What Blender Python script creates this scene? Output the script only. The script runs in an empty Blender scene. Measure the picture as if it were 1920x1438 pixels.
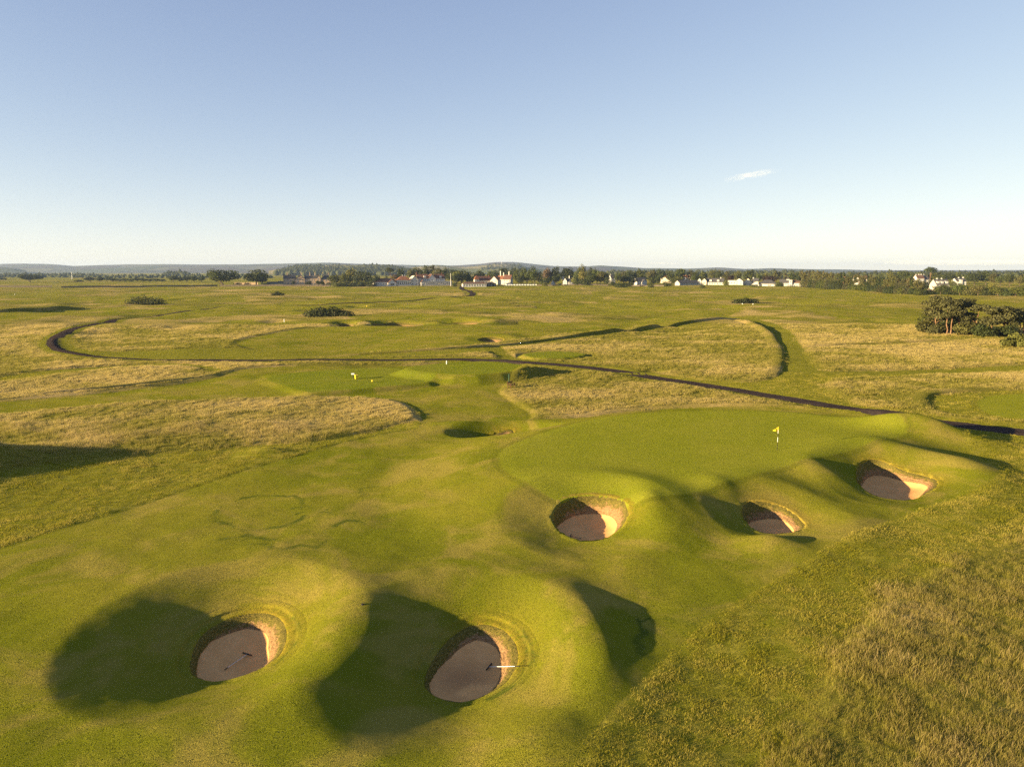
import bpy, bmesh, math, random, os
import numpy as np
from mathutils import Vector, Matrix

S = bpy.context.scene
C = bpy.context.collection
QUICK = ''

# ------------------------------------------------------------------ camera, sky, sun, exposure
CAM_H = 17.5
PITCH = math.radians(9.0)
cam_data = bpy.data.cameras.new('camera')
cam = bpy.data.objects.new('camera', cam_data)
C.objects.link(cam)
cam.location = (0, 0, CAM_H)
cam.rotation_euler = (math.radians(90) - PITCH, 0, 0)
cam_data.sensor_width = 36.0
cam_data.lens = 36.0 * 1331.0 / 1920.0
cam_data.clip_start = 0.5
cam_data.clip_end = 60000
S.camera = cam

SUN_EL = math.radians(10.0)
SUN_AZ = math.atan2(-0.92, -0.39)          # clockwise from +Y
sun_dir = Vector((math.sin(SUN_AZ) * math.cos(SUN_EL), math.cos(SUN_AZ) * math.cos(SUN_EL), math.sin(SUN_EL)))

world = bpy.data.worlds.new('World')
S.world = world
world.use_nodes = True
wt = world.node_tree
for n in list(wt.nodes):
    wt.nodes.remove(n)
w_out = wt.nodes.new('ShaderNodeOutputWorld')
w_bg = wt.nodes.new('ShaderNodeBackground')
w_sky = wt.nodes.new('ShaderNodeTexSky')
w_sky.sky_type = 'NISHITA'
w_sky.sun_disc = False
w_sky.sun_elevation = SUN_EL
w_sky.sun_rotation = SUN_AZ
w_sky.altitude = 0
w_sky.air_density = 0.6
w_sky.dust_density = 0.1
w_sky.ozone_density = 1.0
w_bg.inputs['Strength'].default_value = 0.05


def sky_math(op, a, b):
    n = wt.nodes.new('ShaderNodeVectorMath')
    n.operation = op
    for i, v in enumerate((a, b)):
        if hasattr(v, 'is_output'):
            wt.links.new(v, n.inputs[i])
        else:
            n.inputs[i].default_value = v
    return n.outputs[0]


# the camera's white balance and highlight roll-off, the same for the whole sky
w_num = sky_math('MULTIPLY', w_sky.outputs[0], (1.72, 1.47, 1.88))
w_den = sky_math('ADD', sky_math('MULTIPLY', w_sky.outputs[0], (0.220, 0.195, 0.345)), (1.0, 1.0, 1.0))
wt.links.new(sky_math('DIVIDE', w_num, w_den), w_bg.inputs[0])
wt.links.new(w_bg.outputs[0], w_out.inputs[0])

sun_data = bpy.data.lights.new('sun', 'SUN')
sun_data.energy = 3.5
sun_data.color = (1.0, 0.76, 0.40)
sun_data.angle = math.radians(0.55)
sun = bpy.data.objects.new('sun', sun_data)
C.objects.link(sun)
sun.rotation_euler = sun_dir.to_track_quat('Z', 'Y').to_euler()
sun.location = (-200, -100, 200)

S.view_settings.view_transform = 'Standard'
S.view_settings.look = 'None'
S.view_settings.gamma = 1
S.view_settings.use_curve_mapping = False
S.view_settings.exposure = 2.38
S.render.engine = 'CYCLES'
S.cycles.max_bounces = 5
S.cycles.diffuse_bounces = 3
S.cycles.volume_bounces = 5
S.cycles.sample_clamp_indirect = 0.6
S.cycles.transparent_max_bounces = 8
S.cycles.use_denoising = False

# ------------------------------------------------------------------ small helpers
rng = np.random.default_rng(7)
random.seed(7)


def at(px, py, z=0.0):
    """where the sight line through a point of the photograph meets the level z"""
    u = (px - 960.0) / 1331.0
    v = (719.0 - py) / 1331.0
    dy = math.cos(PITCH) + v * math.sin(PITCH)
    dz = -math.sin(PITCH) + v * math.cos(PITCH)
    t = (z - CAM_H) / dz
    return (u * t, dy * t)


_perm = np.random.default_rng(3).permutation(256)
_perm = np.concatenate([_perm, _perm])


def vnoise(x, y, seed=0):
    x = np.asarray(x, dtype=np.float64) + seed * 17.31
    y = np.asarray(y, dtype=np.float64) + seed * 41.17
    xi = np.floor(x).astype(np.int64)
    yi = np.floor(y).astype(np.int64)
    fx = x - xi
    fy = y - yi
    fx = fx * fx * fx * (fx * (fx * 6 - 15) + 10)
    fy = fy * fy * fy * (fy * (fy * 6 - 15) + 10)

    def h(a, b):
        return _perm[_perm[a & 255] + (b & 255)] / 127.5 - 1.0
    n00 = h(xi, yi); n10 = h(xi + 1, yi); n01 = h(xi, yi + 1); n11 = h(xi + 1, yi + 1)
    return (n00 * (1 - fx) + n10 * fx) * (1 - fy) + (n01 * (1 - fx) + n11 * fx) * fy


def fbm(x, y, lam, octaves=3, seed=0, gain=0.5):
    s = 0; a = 1.0; tot = 0
    for i in range(octaves):
        s = s + a * vnoise(x / lam * 2 ** i, y / lam * 2 ** i, seed + i * 5)
        tot += a
        a *= gain
    return s / tot * 1.5


def sstep(a, b, x):
    t = np.clip((x - a) / (b - a), 0, 1)
    return t * t * (3 - 2 * t)


def chaikin(p, n=2, closed=True):
    p = np.asarray(p, dtype=float)
    for _ in range(n):
        if closed:
            q = np.roll(p, -1, axis=0)
            p = np.stack([p * .75 + q * .25, p * .25 + q * .75], axis=1).reshape(-1, 2)
        else:
            a, b = p[:-1], p[1:]
            m = np.stack([a * .75 + b * .25, a * .25 + b * .75], axis=1).reshape(-1, 2)
            p = np.concatenate([p[:1], m[1:-1] if len(m) > 2 else m, p[-1:]])
    return p


def poly(pts, z=0.0, n=2):
    return chaikin([at(x, y, z) for x, y in pts], n)


def seg_dist(x, y, P, closed):
    A = P
    B = np.roll(P, -1, axis=0) if closed else P[1:]
    if not closed:
        A = P[:-1]
    d2 = np.full(x.shape, 1e18)
    inside = np.zeros(x.shape, dtype=bool)
    for (ax, ay), (bx, by) in zip(A, B):
        ex, ey = bx - ax, by - ay
        L = ex * ex + ey * ey + 1e-12
        t = np.clip(((x - ax) * ex + (y - ay) * ey) / L, 0, 1)
        dx = x - ax - t * ex
        dy = y - ay - t * ey
        d2 = np.minimum(d2, dx * dx + dy * dy)
        if closed:
            cr = (ay > y) != (by > y)
            if ey != 0:
                inside ^= cr & (x < ex * (y - ay) / ey + ax)
    return np.sqrt(d2), inside


def sd_poly(x, y, P, margin=12.0):
    """signed distance, positive inside, clamped to -margin far away"""
    out = np.full(x.shape, -margin)
    m = (x > P[:, 0].min() - margin) & (x < P[:, 0].max() + margin) & (y > P[:, 1].min() - margin) & (y < P[:, 1].max() + margin)
    if m.any():
        d, ins = seg_dist(x[m], y[m], P, True)
        out[m] = np.maximum(np.where(ins, d, -d), -margin)
    return out


def sd_line(x, y, P, half, margin=12.0):
    out = np.full(x.shape, -margin)
    m = (x > P[:, 0].min() - margin) & (x < P[:, 0].max() + margin) & (y > P[:, 1].min() - margin) & (y < P[:, 1].max() + margin)
    if m.any():
        d, _ = seg_dist(x[m], y[m], P, False)
        out[m] = np.maximum(half - d, -margin)
    return out


# ------------------------------------------------------------------ plan of the course
GREEN_Z = 1.5
GREEN = poly([(930, 852), (945, 880), (1000, 908), (1090, 930), (1180, 937), (1260, 932), (1400, 888), (1540, 850), (1690, 815),
              (1705, 803), (1640, 787), (1500, 770), (1400, 767), (1300, 768), (1180, 774), (1090, 788), (1000, 815), (950, 835)], GREEN_Z)
FAIR = [
    poly([(-250, 1090), (-100, 1052), (0, 1023), (130, 985), (280, 940), (390, 905), (450, 885), (510, 868), (560, 855), (600, 842), (700, 817), (790, 803),
          (850, 797), (1000, 787), (1100, 782), (1180, 771), (1300, 764), (1400, 763), (1500, 766), (1640, 783), (1700, 789), (1760, 812), (1820, 845), (1868, 885),
          (1872, 905), (1830, 925), (1740, 952), (1640, 987), (1550, 1031), (1480, 1071), (1390, 1121), (1300, 1186), (1240, 1236), (1200, 1290),
          (1140, 1345), (1100, 1395), (1060, 1500), (1000, 1800), (-400, 1800), (-700, 1300)], 0.0),
    poly([(-60, 762), (0, 755), (200, 737), (400, 714), (430, 702), (480, 694), (600, 689), (760, 686), (830, 680), (930, 677), (1000, 688), (965, 708),
          (940, 725), (930, 736), (955, 752), (1015, 785), (900, 805), (790, 812), (795, 790), (780, 768), (750, 753), (690, 745), (560, 743), (400, 748),
          (200, 757), (-60, 785)]),
    poly([(440, 642), (480, 630), (540, 620), (640, 612), (780, 608), (900, 606), (1050, 602), (1200, 594), (1300, 584), (1400, 577), (1390, 586), (1300, 600),
          (1200, 611), (1080, 624), (1000, 634), (900, 647), (800, 657), (650, 661), (520, 660), (450, 652)]),
    poly([(968, 664), (990, 659), (1050, 657), (1112, 664), (1080, 671), (1020, 673), (975, 672)], 0.3),
    poly([(1828, 757), (1840, 746), (1870, 740), (1960, 736), (2020, 736), (2020, 795), (1930, 788), (1870, 781), (1840, 770)]),
    poly([(1010, 574), (1100, 566), (1250, 566), (1420, 570), (1400, 578), (1250, 580), (1100, 584)]),
    poly([(-80, 592), (0, 588), (120, 583), (240, 576), (260, 579), (140, 590), (0, 600), (-80, 604)]),
    poly([(470, 580), (560, 572), (700, 567), (770, 568), (740, 578), (620, 581), (540, 590)]),
]
SEMI = [
    poly([(-60, 912), (0, 900), (120, 872), (240, 856), (360, 848), (440, 838), (600, 830), (700, 810), (790, 786), (806, 806), (560, 862), (390, 912), (0, 1034), (-60, 1050)]),
    poly([(1700, 780), (1780, 790), (1960, 815), (2100, 850), (2000, 985), (1920, 1005), (1750, 1062), (1650, 1122), (1600, 1182), (1560, 1232), (1500, 1330), (1380, 1500),
          (1060, 1500), (1090, 1380), (1190, 1280), (1290, 1175), (1480, 1060), (1700, 950), (1850, 900), (1800, 840), (1740, 800)]),
    poly([(1370, 597), (1420, 602), (1470, 615), (1500, 640), (1517, 680), (1535, 700), (1600, 699), (1760, 692), (1960, 685), (1960, 694), (1760, 701), (1600, 709), (1540, 718),
          (1552, 738), (1620, 762), (1690, 786), (1640, 784), (1500, 756), (1400, 738), (1250, 712), (1310, 713), (1400, 722), (1452, 714), (1470, 690), (1472, 660),
          (1456, 634), (1420, 613), (1370, 602)]),
    poly([(1742, 748), (1760, 740), (1850, 733), (1960, 730), (2050, 730), (2050, 800), (1930, 793), (1850, 787), (1770, 778), (1746, 762)]),
    poly([(112, 632), (150, 655), (220, 660), (450, 654), (560, 661), (800, 663), (940, 650), (930, 660), (800, 669), (500, 673), (300, 675), (180, 669), (112, 652)]),
    poly([(-40, 716), (60, 700), (160, 691), (250, 685), (340, 684), (400, 690), (420, 700), (390, 703), (360, 690), (260, 689), (160, 698), (60, 710), (-40, 726)], 0, 1),
    poly([(918, 650), (940, 650), (952, 664), (975, 673), (940, 675), (925, 664)]),
]
STRIP = [(chaikin([at(x, y) for x, y in L], 2, False), w) for L, w in [
    ([(560, 671), (780, 662), (940, 651), (1100, 632), (1240, 613), (1330, 602), (1390, 597)], 1.1),
    ([(1500, 655), (1600, 649), (1760, 643)], 0.7),
    ([(60, 600), (200, 578), (330, 563)], 2.2),
]]
PATH_PX = [(452, 571), (420, 575), (345, 585), (285, 591), (225, 597), (170, 607), (125, 622), (98, 640), (106, 655), (150, 666), (230, 673), (350, 677), (500, 678), (700, 677.5), (850, 675),
           (920, 676.5), (1000, 682), (1100, 690), (1200, 705), (1300, 719), (1400, 735), (1500, 752), (1600, 768), (1680, 781), (1760, 792), (1850, 803), (1960, 817), (2300, 862)]
PATH = chaikin([at(x, y) for x, y in PATH_PX], 3, False)
PATH2 = chaikin([at(x, y) for x, y in [(868, 534), (864, 541), (872, 545.5), (886, 548.5), (887, 552), (880, 555), (830, 558), (780, 562), (700, 566), (600, 569), (500, 571)]], 3, False)
TEES = [  # polygon at its top level, height, bank width
    (poly([(478, 706), (600, 694), (762, 687), (862, 712), (590, 736), (570, 734)], 0.5, 1), 0.5, 2.0),
    (poly([(752, 690), (838, 679), (930, 676), (1002, 688), (955, 697), (872, 703), (800, 698)], 1.4, 1), 1.4, 3.2),
    (poly([(975, 666), (1000, 660), (1050, 658), (1108, 664), (1070, 670), (1010, 672)], 0.4, 1), 0.45, 1.4),
]

# bunkers: rim in the photograph, level of the lip, depth of the sand below the lip, bowl on the sun side / on the far side
# (depth, width left, width right, ring height, ring spread)
BUNK = [
    dict(rim=[(356, 1252), (352, 1232), (362, 1195), (385, 1165), (440, 1141), (490, 1132), (528, 1145), (540, 1175), (532, 1207), (508, 1229), (470, 1246), (430, 1259), (390, 1265)],
         z=-0.75, dep=0.62, D=1.0, WL=5.8, WR=4.2, ring=0.30, spread=2.6, key='b1'),
    dict(rim=[(790, 1268), (804, 1229), (842, 1180), (891, 1154), (942, 1161), (971, 1193), (974, 1229), (954, 1259), (906, 1288), (862, 1299), (811, 1290)],
         z=-0.6, dep=0.52, D=0.88, WL=6.0, WR=4.0, ring=0.25, spread=2.6, key='b2'),
    dict(rim=[(1033, 977), (1060, 956), (1110, 950), (1160, 957), (1183, 977), (1173, 997), (1137, 1013), (1093, 1016), (1057, 1007), (1035, 992)],
         z=-0.2, dep=1.0, D=0.55, WL=4.0, WR=3.4, ring=0.35, spread=2.2, key='b3'),
    dict(rim=[(1387, 957), (1402, 948), (1443, 946), (1480, 952), (1513, 971), (1511, 984), (1473, 992), (1440, 993), (1407, 984), (1387, 969)],
         z=0.1, dep=0.95, D=0.28, WL=2.8, WR=3.4, ring=0.25, spread=2.2, key='b4'),
    dict(rim=[(1601, 891), (1611, 870), (1648, 865), (1695, 878), (1736, 884), (1763, 891), (1757, 902), (1735, 912), (1715, 921), (1679, 922), (1632, 914), (1607, 903)],
         z=0.3, dep=0.95, D=0.35, WL=3.8, WR=3.8, ring=0.4, spread=2.6, key='b5'),
    dict(rim=[(868, 826), (895, 821), (930, 815), (962, 811), (966, 816), (940, 823), (910, 829), (880, 831)],
         z=-1.0, dep=0.15, D=0.05, WL=4.0, WR=4.0, ring=0.0, spread=3, key='b6'),
    dict(rim=[(628, 611), (634, 605), (652, 603), (668, 606), (664, 611), (645, 613)], z=0, dep=1.6, D=0.6, WL=6, WR=5, ring=0.5, spread=4, key='far'),
    dict(rim=[(690, 610), (715, 603), (750, 600), (790, 603), (797, 606), (770, 610), (720, 612)], z=0, dep=1.8, D=0.6, WL=6, WR=5, ring=0.5, spread=4, key='far'),
    dict(rim=[(825, 603), (850, 600), (885, 600), (905, 603), (895, 606), (860, 606)], z=0, dep=1.7, D=0.5, WL=6, WR=5, ring=0.5, spread=4, key='far'),
    dict(rim=[(893, 639), (905, 635), (930, 634), (948, 637), (935, 641), (910, 642)], z=0, dep=1.1, D=0.3, WL=4, WR=4, ring=0.2, spread=3, key='far'),
]


def resample_star(P, n):
    c = P.mean(axis=0)
    ang = np.linspace(0, 2 * math.pi, n, endpoint=False)
    Q = P - c
    R = np.zeros(n)
    for k, a in enumerate(ang):
        dx, dy = math.cos(a), math.sin(a)
        best = 0
        for i in range(len(Q)):
            x1, y1 = Q[i]; x2, y2 = Q[(i + 1) % len(Q)]
            ex, ey = x2 - x1, y2 - y1
            den = dx * ey - dy * ex
            if abs(den) < 1e-9:
                continue
            t = (x1 * ey - y1 * ex) / den
            s = (x1 * dy - y1 * dx) / den
            if t > 0 and -1e-6 <= s <= 1 + 1e-6:
                best = max(best, t)
        R[k] = best
    for _ in range(2):
        R = (np.roll(R, 1) + 2 * R + np.roll(R, -1)) / 4
    return c, ang, R


for b in BUNK:
    _x0 = min(p[0] for p in b['rim']); _x1 = max(p[0] for p in b['rim'])
    b['P'] = chaikin([at(x, y, b['z'] + b['D'] * 0.36 * ((x - _x0) / (_x1 - _x0) - 0.5)) for x, y in b['rim']], 2)
    nseg = 128 if b['key'] != 'far' else 48
    b['c'], b['ang'], b['R'] = resample_star(b['P'], nseg)
    b['P'] = b['c'] + np.stack([np.cos(b['ang']) * b['R'], np.sin(b['ang']) * b['R']], axis=1)

# humps and hollows: (photo point, level, radius along x, radius along y, turn, height)
def hump(px, py, rx, ry, turn, h, z=0.0):
    x, y = at(px, py, z)
    return (x, y, rx, ry, math.radians(turn), h)


HUMPS = [
    hump(-95, 885, 6, 5.0, 10, 2.5),              # dune beyond the left edge that throws the long shadow
    hump(500, 850, 2.2, 1.4, 0, 0.45),
    hump(628, 1200, 2.0, 5.2, 8, 0.32),        # ridge between the two nearest bunkers
    hump(1085, 1190, 1.7, 4.6, 6, 0.5),       # ridge right of the second bunker
    hump(1000, 1395, 2.0, 2.2, 0, 0.35),
    hump(1215, 975, 1.3, 2.8, 0, 0.62),
    hump(1345, 935, 1.5, 2.2, 20, 0.2),
    hump(1445, 1022, 2.0, 1.5, 10, 0.55),
    hump(1560, 905, 2.0, 2.6, 30, 0.5),
    hump(1790, 880, 3.4, 4.0, 30, 0.9),
    hump(1705, 800, 4.0, 2.2, -20, 0.5, 1.0),
    hump(1000, 792, 9, 1.4, 12, 0.25),
    hump(890, 797, 8, 1.2, 5, 0.4),
    hump(1650, 775, 5, 1.4, -25, 0.5),
    hump(1742, 806, 5.5, 2.4, -22, 1.8, 1.2),
    hump(335, 592, 9, 5, 0, 0.9),
    hump(1500, 625, 2.5, 12, 20, 0.4),
]
PITS = [hump(*a) for a in [
    (640, 574, 16, 10, 0, -1.0), (740, 571, 13, 8, 0, -1.6), (800, 578, 12, 5, 0, -1.0), (860, 577, 8, 4, 0, -0.8), (1180, 568, 10, 8, 0, -1.0), (1230, 575, 9, 6, 0, -1.0),
    (1150, 580, 7, 5, 0, -0.9), (1280, 592, 8, 4, 0, -0.8), (575, 556, 12, 14, 0, -1.2), (610, 556, 12, 14, 0, -1.2), (750, 545, 18, 18, 0, -1.8), (818, 543, 16, 15, 0, -1.8),
    (1350, 581, 9, 4, 0, -0.7), (1165, 615, 5, 3, 0, -0.5), (1228, 699, 2.0, 1.4, 0, -0.9), (1040, 601, 8, 3, 0, -0.7), (1490, 568, 12, 9, 0, -1.0), (1620, 572, 12, 6, 0, -0.8),
    (300, 578, 8, 4, 0, -0.8), (60, 572, 14, 8, 0, -1.0), (160, 563, 12, 8, 0, -1.2), (240, 546, 22, 18, 0, -1.6), (90, 556, 14, 14, 0, -1.3), (430, 545, 20, 16, 0, -1.4), (1320, 546, 16, 14, 0, -1.2),
    (1100, 553, 15, 10, 0, -1.1), (980, 563, 14, 8, 0, -0.9), (1530, 610, 8, 4, 0, -0.6), (1310, 618, 6, 3, 0, -0.5), (1660, 566, 14, 8, 0, -0.8)]]


_q = np.random.default_rng(19)
for _ in range(90):
    _y = 200 * (3.3 ** _q.uniform()); _x = _q.uniform(-.78, .78) * _y
    PITS.append((_x, _y, _q.uniform(4, 12), _q.uniform(3, 7), math.radians(_q.uniform(-30, 30)), -_q.uniform(.5, 1.3)))


HOLLOW = at(948, 811, -0.2)


def gauss_sum(x, y, L):
    z = np.zeros_like(x)
    for (cx, cy, rx, ry, a, h) in L:
        r = 3.2 * max(rx, ry)
        m = (abs(x - cx) < r) & (abs(y - cy) < r)
        if not m.any():
            continue
        dx = x[m] - cx; dy = y[m] - cy
        u = dx * math.cos(a) + dy * math.sin(a)
        v = -dx * math.sin(a) + dy * math.cos(a)
        z[m] += h * np.exp(-(u / rx) ** 2 - (v / ry) ** 2)
    return z


def zones(x, y):
    """signed distances of the mown zones (metres, positive inside)"""
    sf = np.full(x.shape, -12.0)
    for P in FAIR:
        sf = np.maximum(sf, sd_poly(x, y, P))
    ss = sf.copy()
    for P in SEMI:
        ss = np.maximum(ss, sd_poly(x, y, P))
    ss0 = ss.copy()
    for P, w in STRIP:
        st = sd_line(x, y, P, w)
        sf = np.maximum(sf, st)
        ss = np.maximum(ss, st)
    sp = np.maximum(sd_line(x, y, PATH, 1.75), sd_line(x, y, PATH2, 2.2))
    ss = np.maximum(ss, sp + 1.6)
    # distant mown ground
    far = sstep(190, 260, y)
    n = fbm(x, y * 1.0, 60, 3, 11) + 0.25 * fbm(x, y, 18, 2, 31)
    sfar = (n - 0.12) * 14
    sf = np.where(far > 0, np.maximum(sf, np.clip(sfar * far - (1 - far) * 12, -12, 12)), sf)
    nn = fbm(x, y, 45, 3, 23)
    ss = np.maximum(ss, np.where(far > 0, np.maximum(sf, np.clip((nn - 0.05) * 12 * far - (1 - far) * 12, -12, 12)), -12))
    sg = np.maximum(sd_poly(x, y, GREEN), sd_poly(x, y, FAIR[4]))
    ss0 = np.maximum(ss0, np.where(far > 0.5, ss, -12))
    return sf, ss, sg, sp, ss0


def ground_z(x, y, zz=None, sunk=True):
    x = np.asarray(x, dtype=float); y = np.asarray(y, dtype=float)
    sf, ss, sg, sp, ss0 = zones(x, y) if zz is None else zz
    z = np.zeros_like(x)
    # gentle roll
    z += 0.10 * fbm(x, y, 14, 2, 2) * sstep(-2, 8, -sg)
    mid = sstep(85, 150, y)
    z += mid * (0.55 * fbm(x, y, 46, 3, 4) * sstep(-2, 6, -sp))
    far = sstep(150, 300, y) * (1 - sstep(640, 760, y))
    z += far * (1.1 * fbm(x, y, 70, 4, 7, 0.55) - 0.55 * np.maximum(0, fbm(x * 0.7, y * 1.2, 30, 2, 17) - 0.25))
    # the raised green and its shoulders
    sgw = sd_poly(x, y, GREEN)
    frontright = sstep(-5, 12, x)
    wide = 11.0 * (1 - frontright) + 6.5 * frontright
    plat = sstep(0, 1, (sgw + wide) / (wide + 1.5))
    tilt = 0.012 * (y - 62) - 0.004 * (x - 15)
    z += plat * (GREEN_Z - 0.15 + tilt * sstep(-8, 2, sgw))
    z += (1 - sstep(110, 160, y)) * sstep(-1, 1, -sg) * (0.03 * fbm(x, y, 2.2, 3, 41) + 0.05 * fbm(x, y, 5.5, 2, 43))
    z += gauss_sum(x, y, HUMPS) + gauss_sum(x, y, PITS)
    # tees
    for P, h, w in TEES:
        s = sd_poly(x, y, P)
        t = sstep(-w, 0.2, s)
        z = z * (1 - t) + np.maximum(z, h) * t
    # the hollow behind the left end of the green
    hx, hy = HOLLOW
    u = np.hypot(((x - hx) * 0.98 + (y - hy) * 0.17) / 7.2, ((y - hy) * 0.98 - (x - hx) * 0.17) / 4.6)
    t = 1 - sstep(0.42, 1.0, u)
    z = z * (1 - t) - 1.0 * t
    # bunker bowls
    for b in BUNK:
        cx, cy = b['c']
        Rm = b['R'].max() + max(b['WL'], b['WR']) + 3 * b['spread']
        m = (abs(x - cx) < Rm) & (abs(y - cy) < Rm)
        if not m.any():
            continue
        xm, ym = x[m], y[m]
        th = np.arctan2(ym - cy, xm - cx)
        r = np.hypot(xm - cx, ym - cy)
        Ri = np.interp(th % (2 * math.pi), np.append(b['ang'], 2 * math.pi), np.append(b['R'], b['R'][0]))
        d = np.maximum(r - Ri, 0)
        # how far this bearing looks away from the sun
        side = 0.5 + 0.5 * ((xm - cx) * 0.92 + (ym - cy) * 0.39) / np.maximum(r, 1e-3)
        W = b['WL'] * (1 - side) + b['WR'] * side
        bowl = -b['D'] * (1.18 - 0.36 * side) * (1 - 0.3 * sstep(0, 1, d / W) - 0.7 * np.clip(d / W, 0, 1)) * np.exp(-(d / (W * 1.05)) ** 4 * 0.2)
        ringh = b['ring'] * np.exp(-((d - W * 0.95) / b['spread']) ** 2) * (0.05 + 0.95 * side)
        if b['key'] in ('b1', 'b2'):
            bowl = bowl - 0.075 * (1 - sstep(0.42, 0.60, d + 0.05 * fbm(xm, ym, 1.1, 2, 47)))      # trodden ledge round the edge
        z[m] += bowl + ringh
    # standing long grass lifts the surface a little
    z += (0.14 + 0.10 * sstep(60, 90, y)) * sstep(0.0, 0.9 + 0.006 * np.maximum(y - 60, 0), -np.where(y > 120, ss0, ss)) + 0.05 * sstep(0.0, 0.5, -sf)
    if sunk:
        z -= 0.07 * sstep(-0.6, 0.1, sp)
        for b in BUNK:
            cx, cy = b['c']
            th = np.arctan2(y - cy, x - cx)
            r = np.hypot(x - cx, y - cy)
            Ri = np.interp(th % (2 * math.pi), np.append(b['ang'], 2 * math.pi), np.append(b['R'], b['R'][0]))
            z -= (b['dep'] + 1.2) * sstep(0.0, 0.25, Ri - 0.12 - r)
            if b['key'] in ('b1', 'b2'):
                z -= 0.07 * (1 - sstep(0.78, 0.98, r - Ri))
    return z


def gz(x, y):
    return float(ground_z(np.array([x]), np.array([y]))[0])


# patches: how dry the long grass is, how lush the short grass is
def dryness(x, y):
    return 0.46 + 0.42 * fbm(x, y * 1.3, 9, 3, 51) + 0.32 * fbm(x, y, 38, 2, 57) - 0.02 * (1 - sstep(36, 60, y)) * sstep(0, 12, x) + 0.02 * sstep(60, 85, y)


# ------------------------------------------------------------------ node helpers
class NT:
    def __init__(self, name):
        self.m = bpy.data.materials.new(name)
        self.m.use_nodes = True
        self.t = self.m.node_tree
        for n in list(self.t.nodes):
            self.t.nodes.remove(n)
        self.out = self.t.nodes.new('ShaderNodeOutputMaterial')
        self.pos = self.t.nodes.new('ShaderNodeTexCoord').outputs['Object']

    def n(self, kind, **kw):
        x = self.t.nodes.new(kind)
        for k, v in kw.items():
            setattr(x, k, v)
        return x

    def l(self, a, b):
        self.t.links.new(a, b)

    def put(self, sock, v):
        if hasattr(v, 'is_output'):
            self.l(v, sock)
        elif v is not None:
            if isinstance(v, (tuple, list)) and len(v) == 3 and sock.type == 'RGBA':
                v = (*v, 1)
            sock.default_value = v

    def math(self, op, a, b=None, c=None, clamp=False):
        x = self.n('ShaderNodeMath', operation=op, use_clamp=clamp)
        self.put(x.inputs[0], a)
        if b is not None:
            self.put(x.inputs[1], b)
        if c is not None:
            self.put(x.inputs[2], c)
        return x.outputs[0]

    def vmath(self, op, a, b=None, scale=None):
        x = self.n('ShaderNodeVectorMath', operation=op)
        self.put(x.inputs[0], a)
        if b is not None:
            self.put(x.inputs[1], b)
        if scale is not None:
            self.put(x.inputs['Scale'], scale)
        return x.outputs[0]

    def mix(self, f, a, b, blend='MIX'):
        x = self.n('ShaderNodeMix', data_type='RGBA', blend_type=blend)
        self.put(x.inputs[0], f)
        self.put(x.inputs[6], a)
        self.put(x.inputs[7], b)
        return x.outputs[2]

    def noise(self, scale, detail=2, rough=0.5, vec=None, dist=0.0, col=False):
        x = self.n('ShaderNodeTexNoise')
        self.l(vec if vec is not None else self.pos, x.inputs['Vector'])
        x.inputs['Scale'].default_value = scale
        x.inputs['Detail'].default_value = detail
        x.inputs['Roughness'].default_value = rough
        x.inputs['Distortion'].default_value = dist
        return x.outputs['Color' if col else 'Fac']

    def ramp(self, f, a, b, smooth=True):
        x = self.n('ShaderNodeMapRange', interpolation_type='SMOOTHSTEP' if smooth else 'LINEAR')
        self.put(x.inputs[0], f)
        x.inputs[1].default_value = a
        x.inputs[2].default_value = b
        return x.outputs[0]

    def attr(self, name, kind='GEOMETRY'):
        x = self.n('ShaderNodeAttribute', attribute_name=name, attribute_type=kind)
        return x.outputs['Fac']

    def rough_normal(self, scale, k):
        """the lit direction of many small blades: the surface normal shaken at blade size"""
        g = self.n('ShaderNodeNewGeometry').outputs['Normal']
        c = self.noise(scale, 1, 0.5, col=True)
        v = self.vmath('SUBTRACT', c, (0.5, 0.5, 0.5))
        v = self.vmath('SCALE', v, scale=self.math('MULTIPLY', k, 4.0) if hasattr(k, 'is_output') else k * 4.0)
        return self.vmath('NORMALIZE', self.vmath('ADD', g, v))

    def surf(self, col, rough=0.9, spec=0.2, normal=None, metal=0.0, sheen=0.0, sheen_tint=(1, 1, 1)):
        p = self.n('ShaderNodeBsdfPrincipled')
        if sheen:
            p.inputs['Sheen Weight'].default_value = sheen
            p.inputs['Sheen Roughness'].default_value = 0.5
            p.inputs['Sheen Tint'].default_value = (*sheen_tint, 1)
        self.put(p.inputs['Base Color'], col)
        self.put(p.inputs['Roughness'], rough)
        self.put(p.inputs['Specular IOR Level'], spec)
        self.put(p.inputs['Metallic'], metal)
        if normal is not None:
            self.l(normal, p.inputs['Normal'])
        self.l(p.outputs[0], self.out.inputs[0])
        return self.m


def simple(name, col, rough=0.8, spec=0.3, var=0.15, scale=3.0, metal=0.0):
    t = NT(name)
    f = t.noise(scale, 3, 0.6)
    c = t.mix(t.ramp(f, 0.3, 0.7), tuple(v * (1 - var) for v in col), tuple(min(1, v * (1 + var)) for v in col))
    return t.surf(c, rough, spec, metal=metal)


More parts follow.
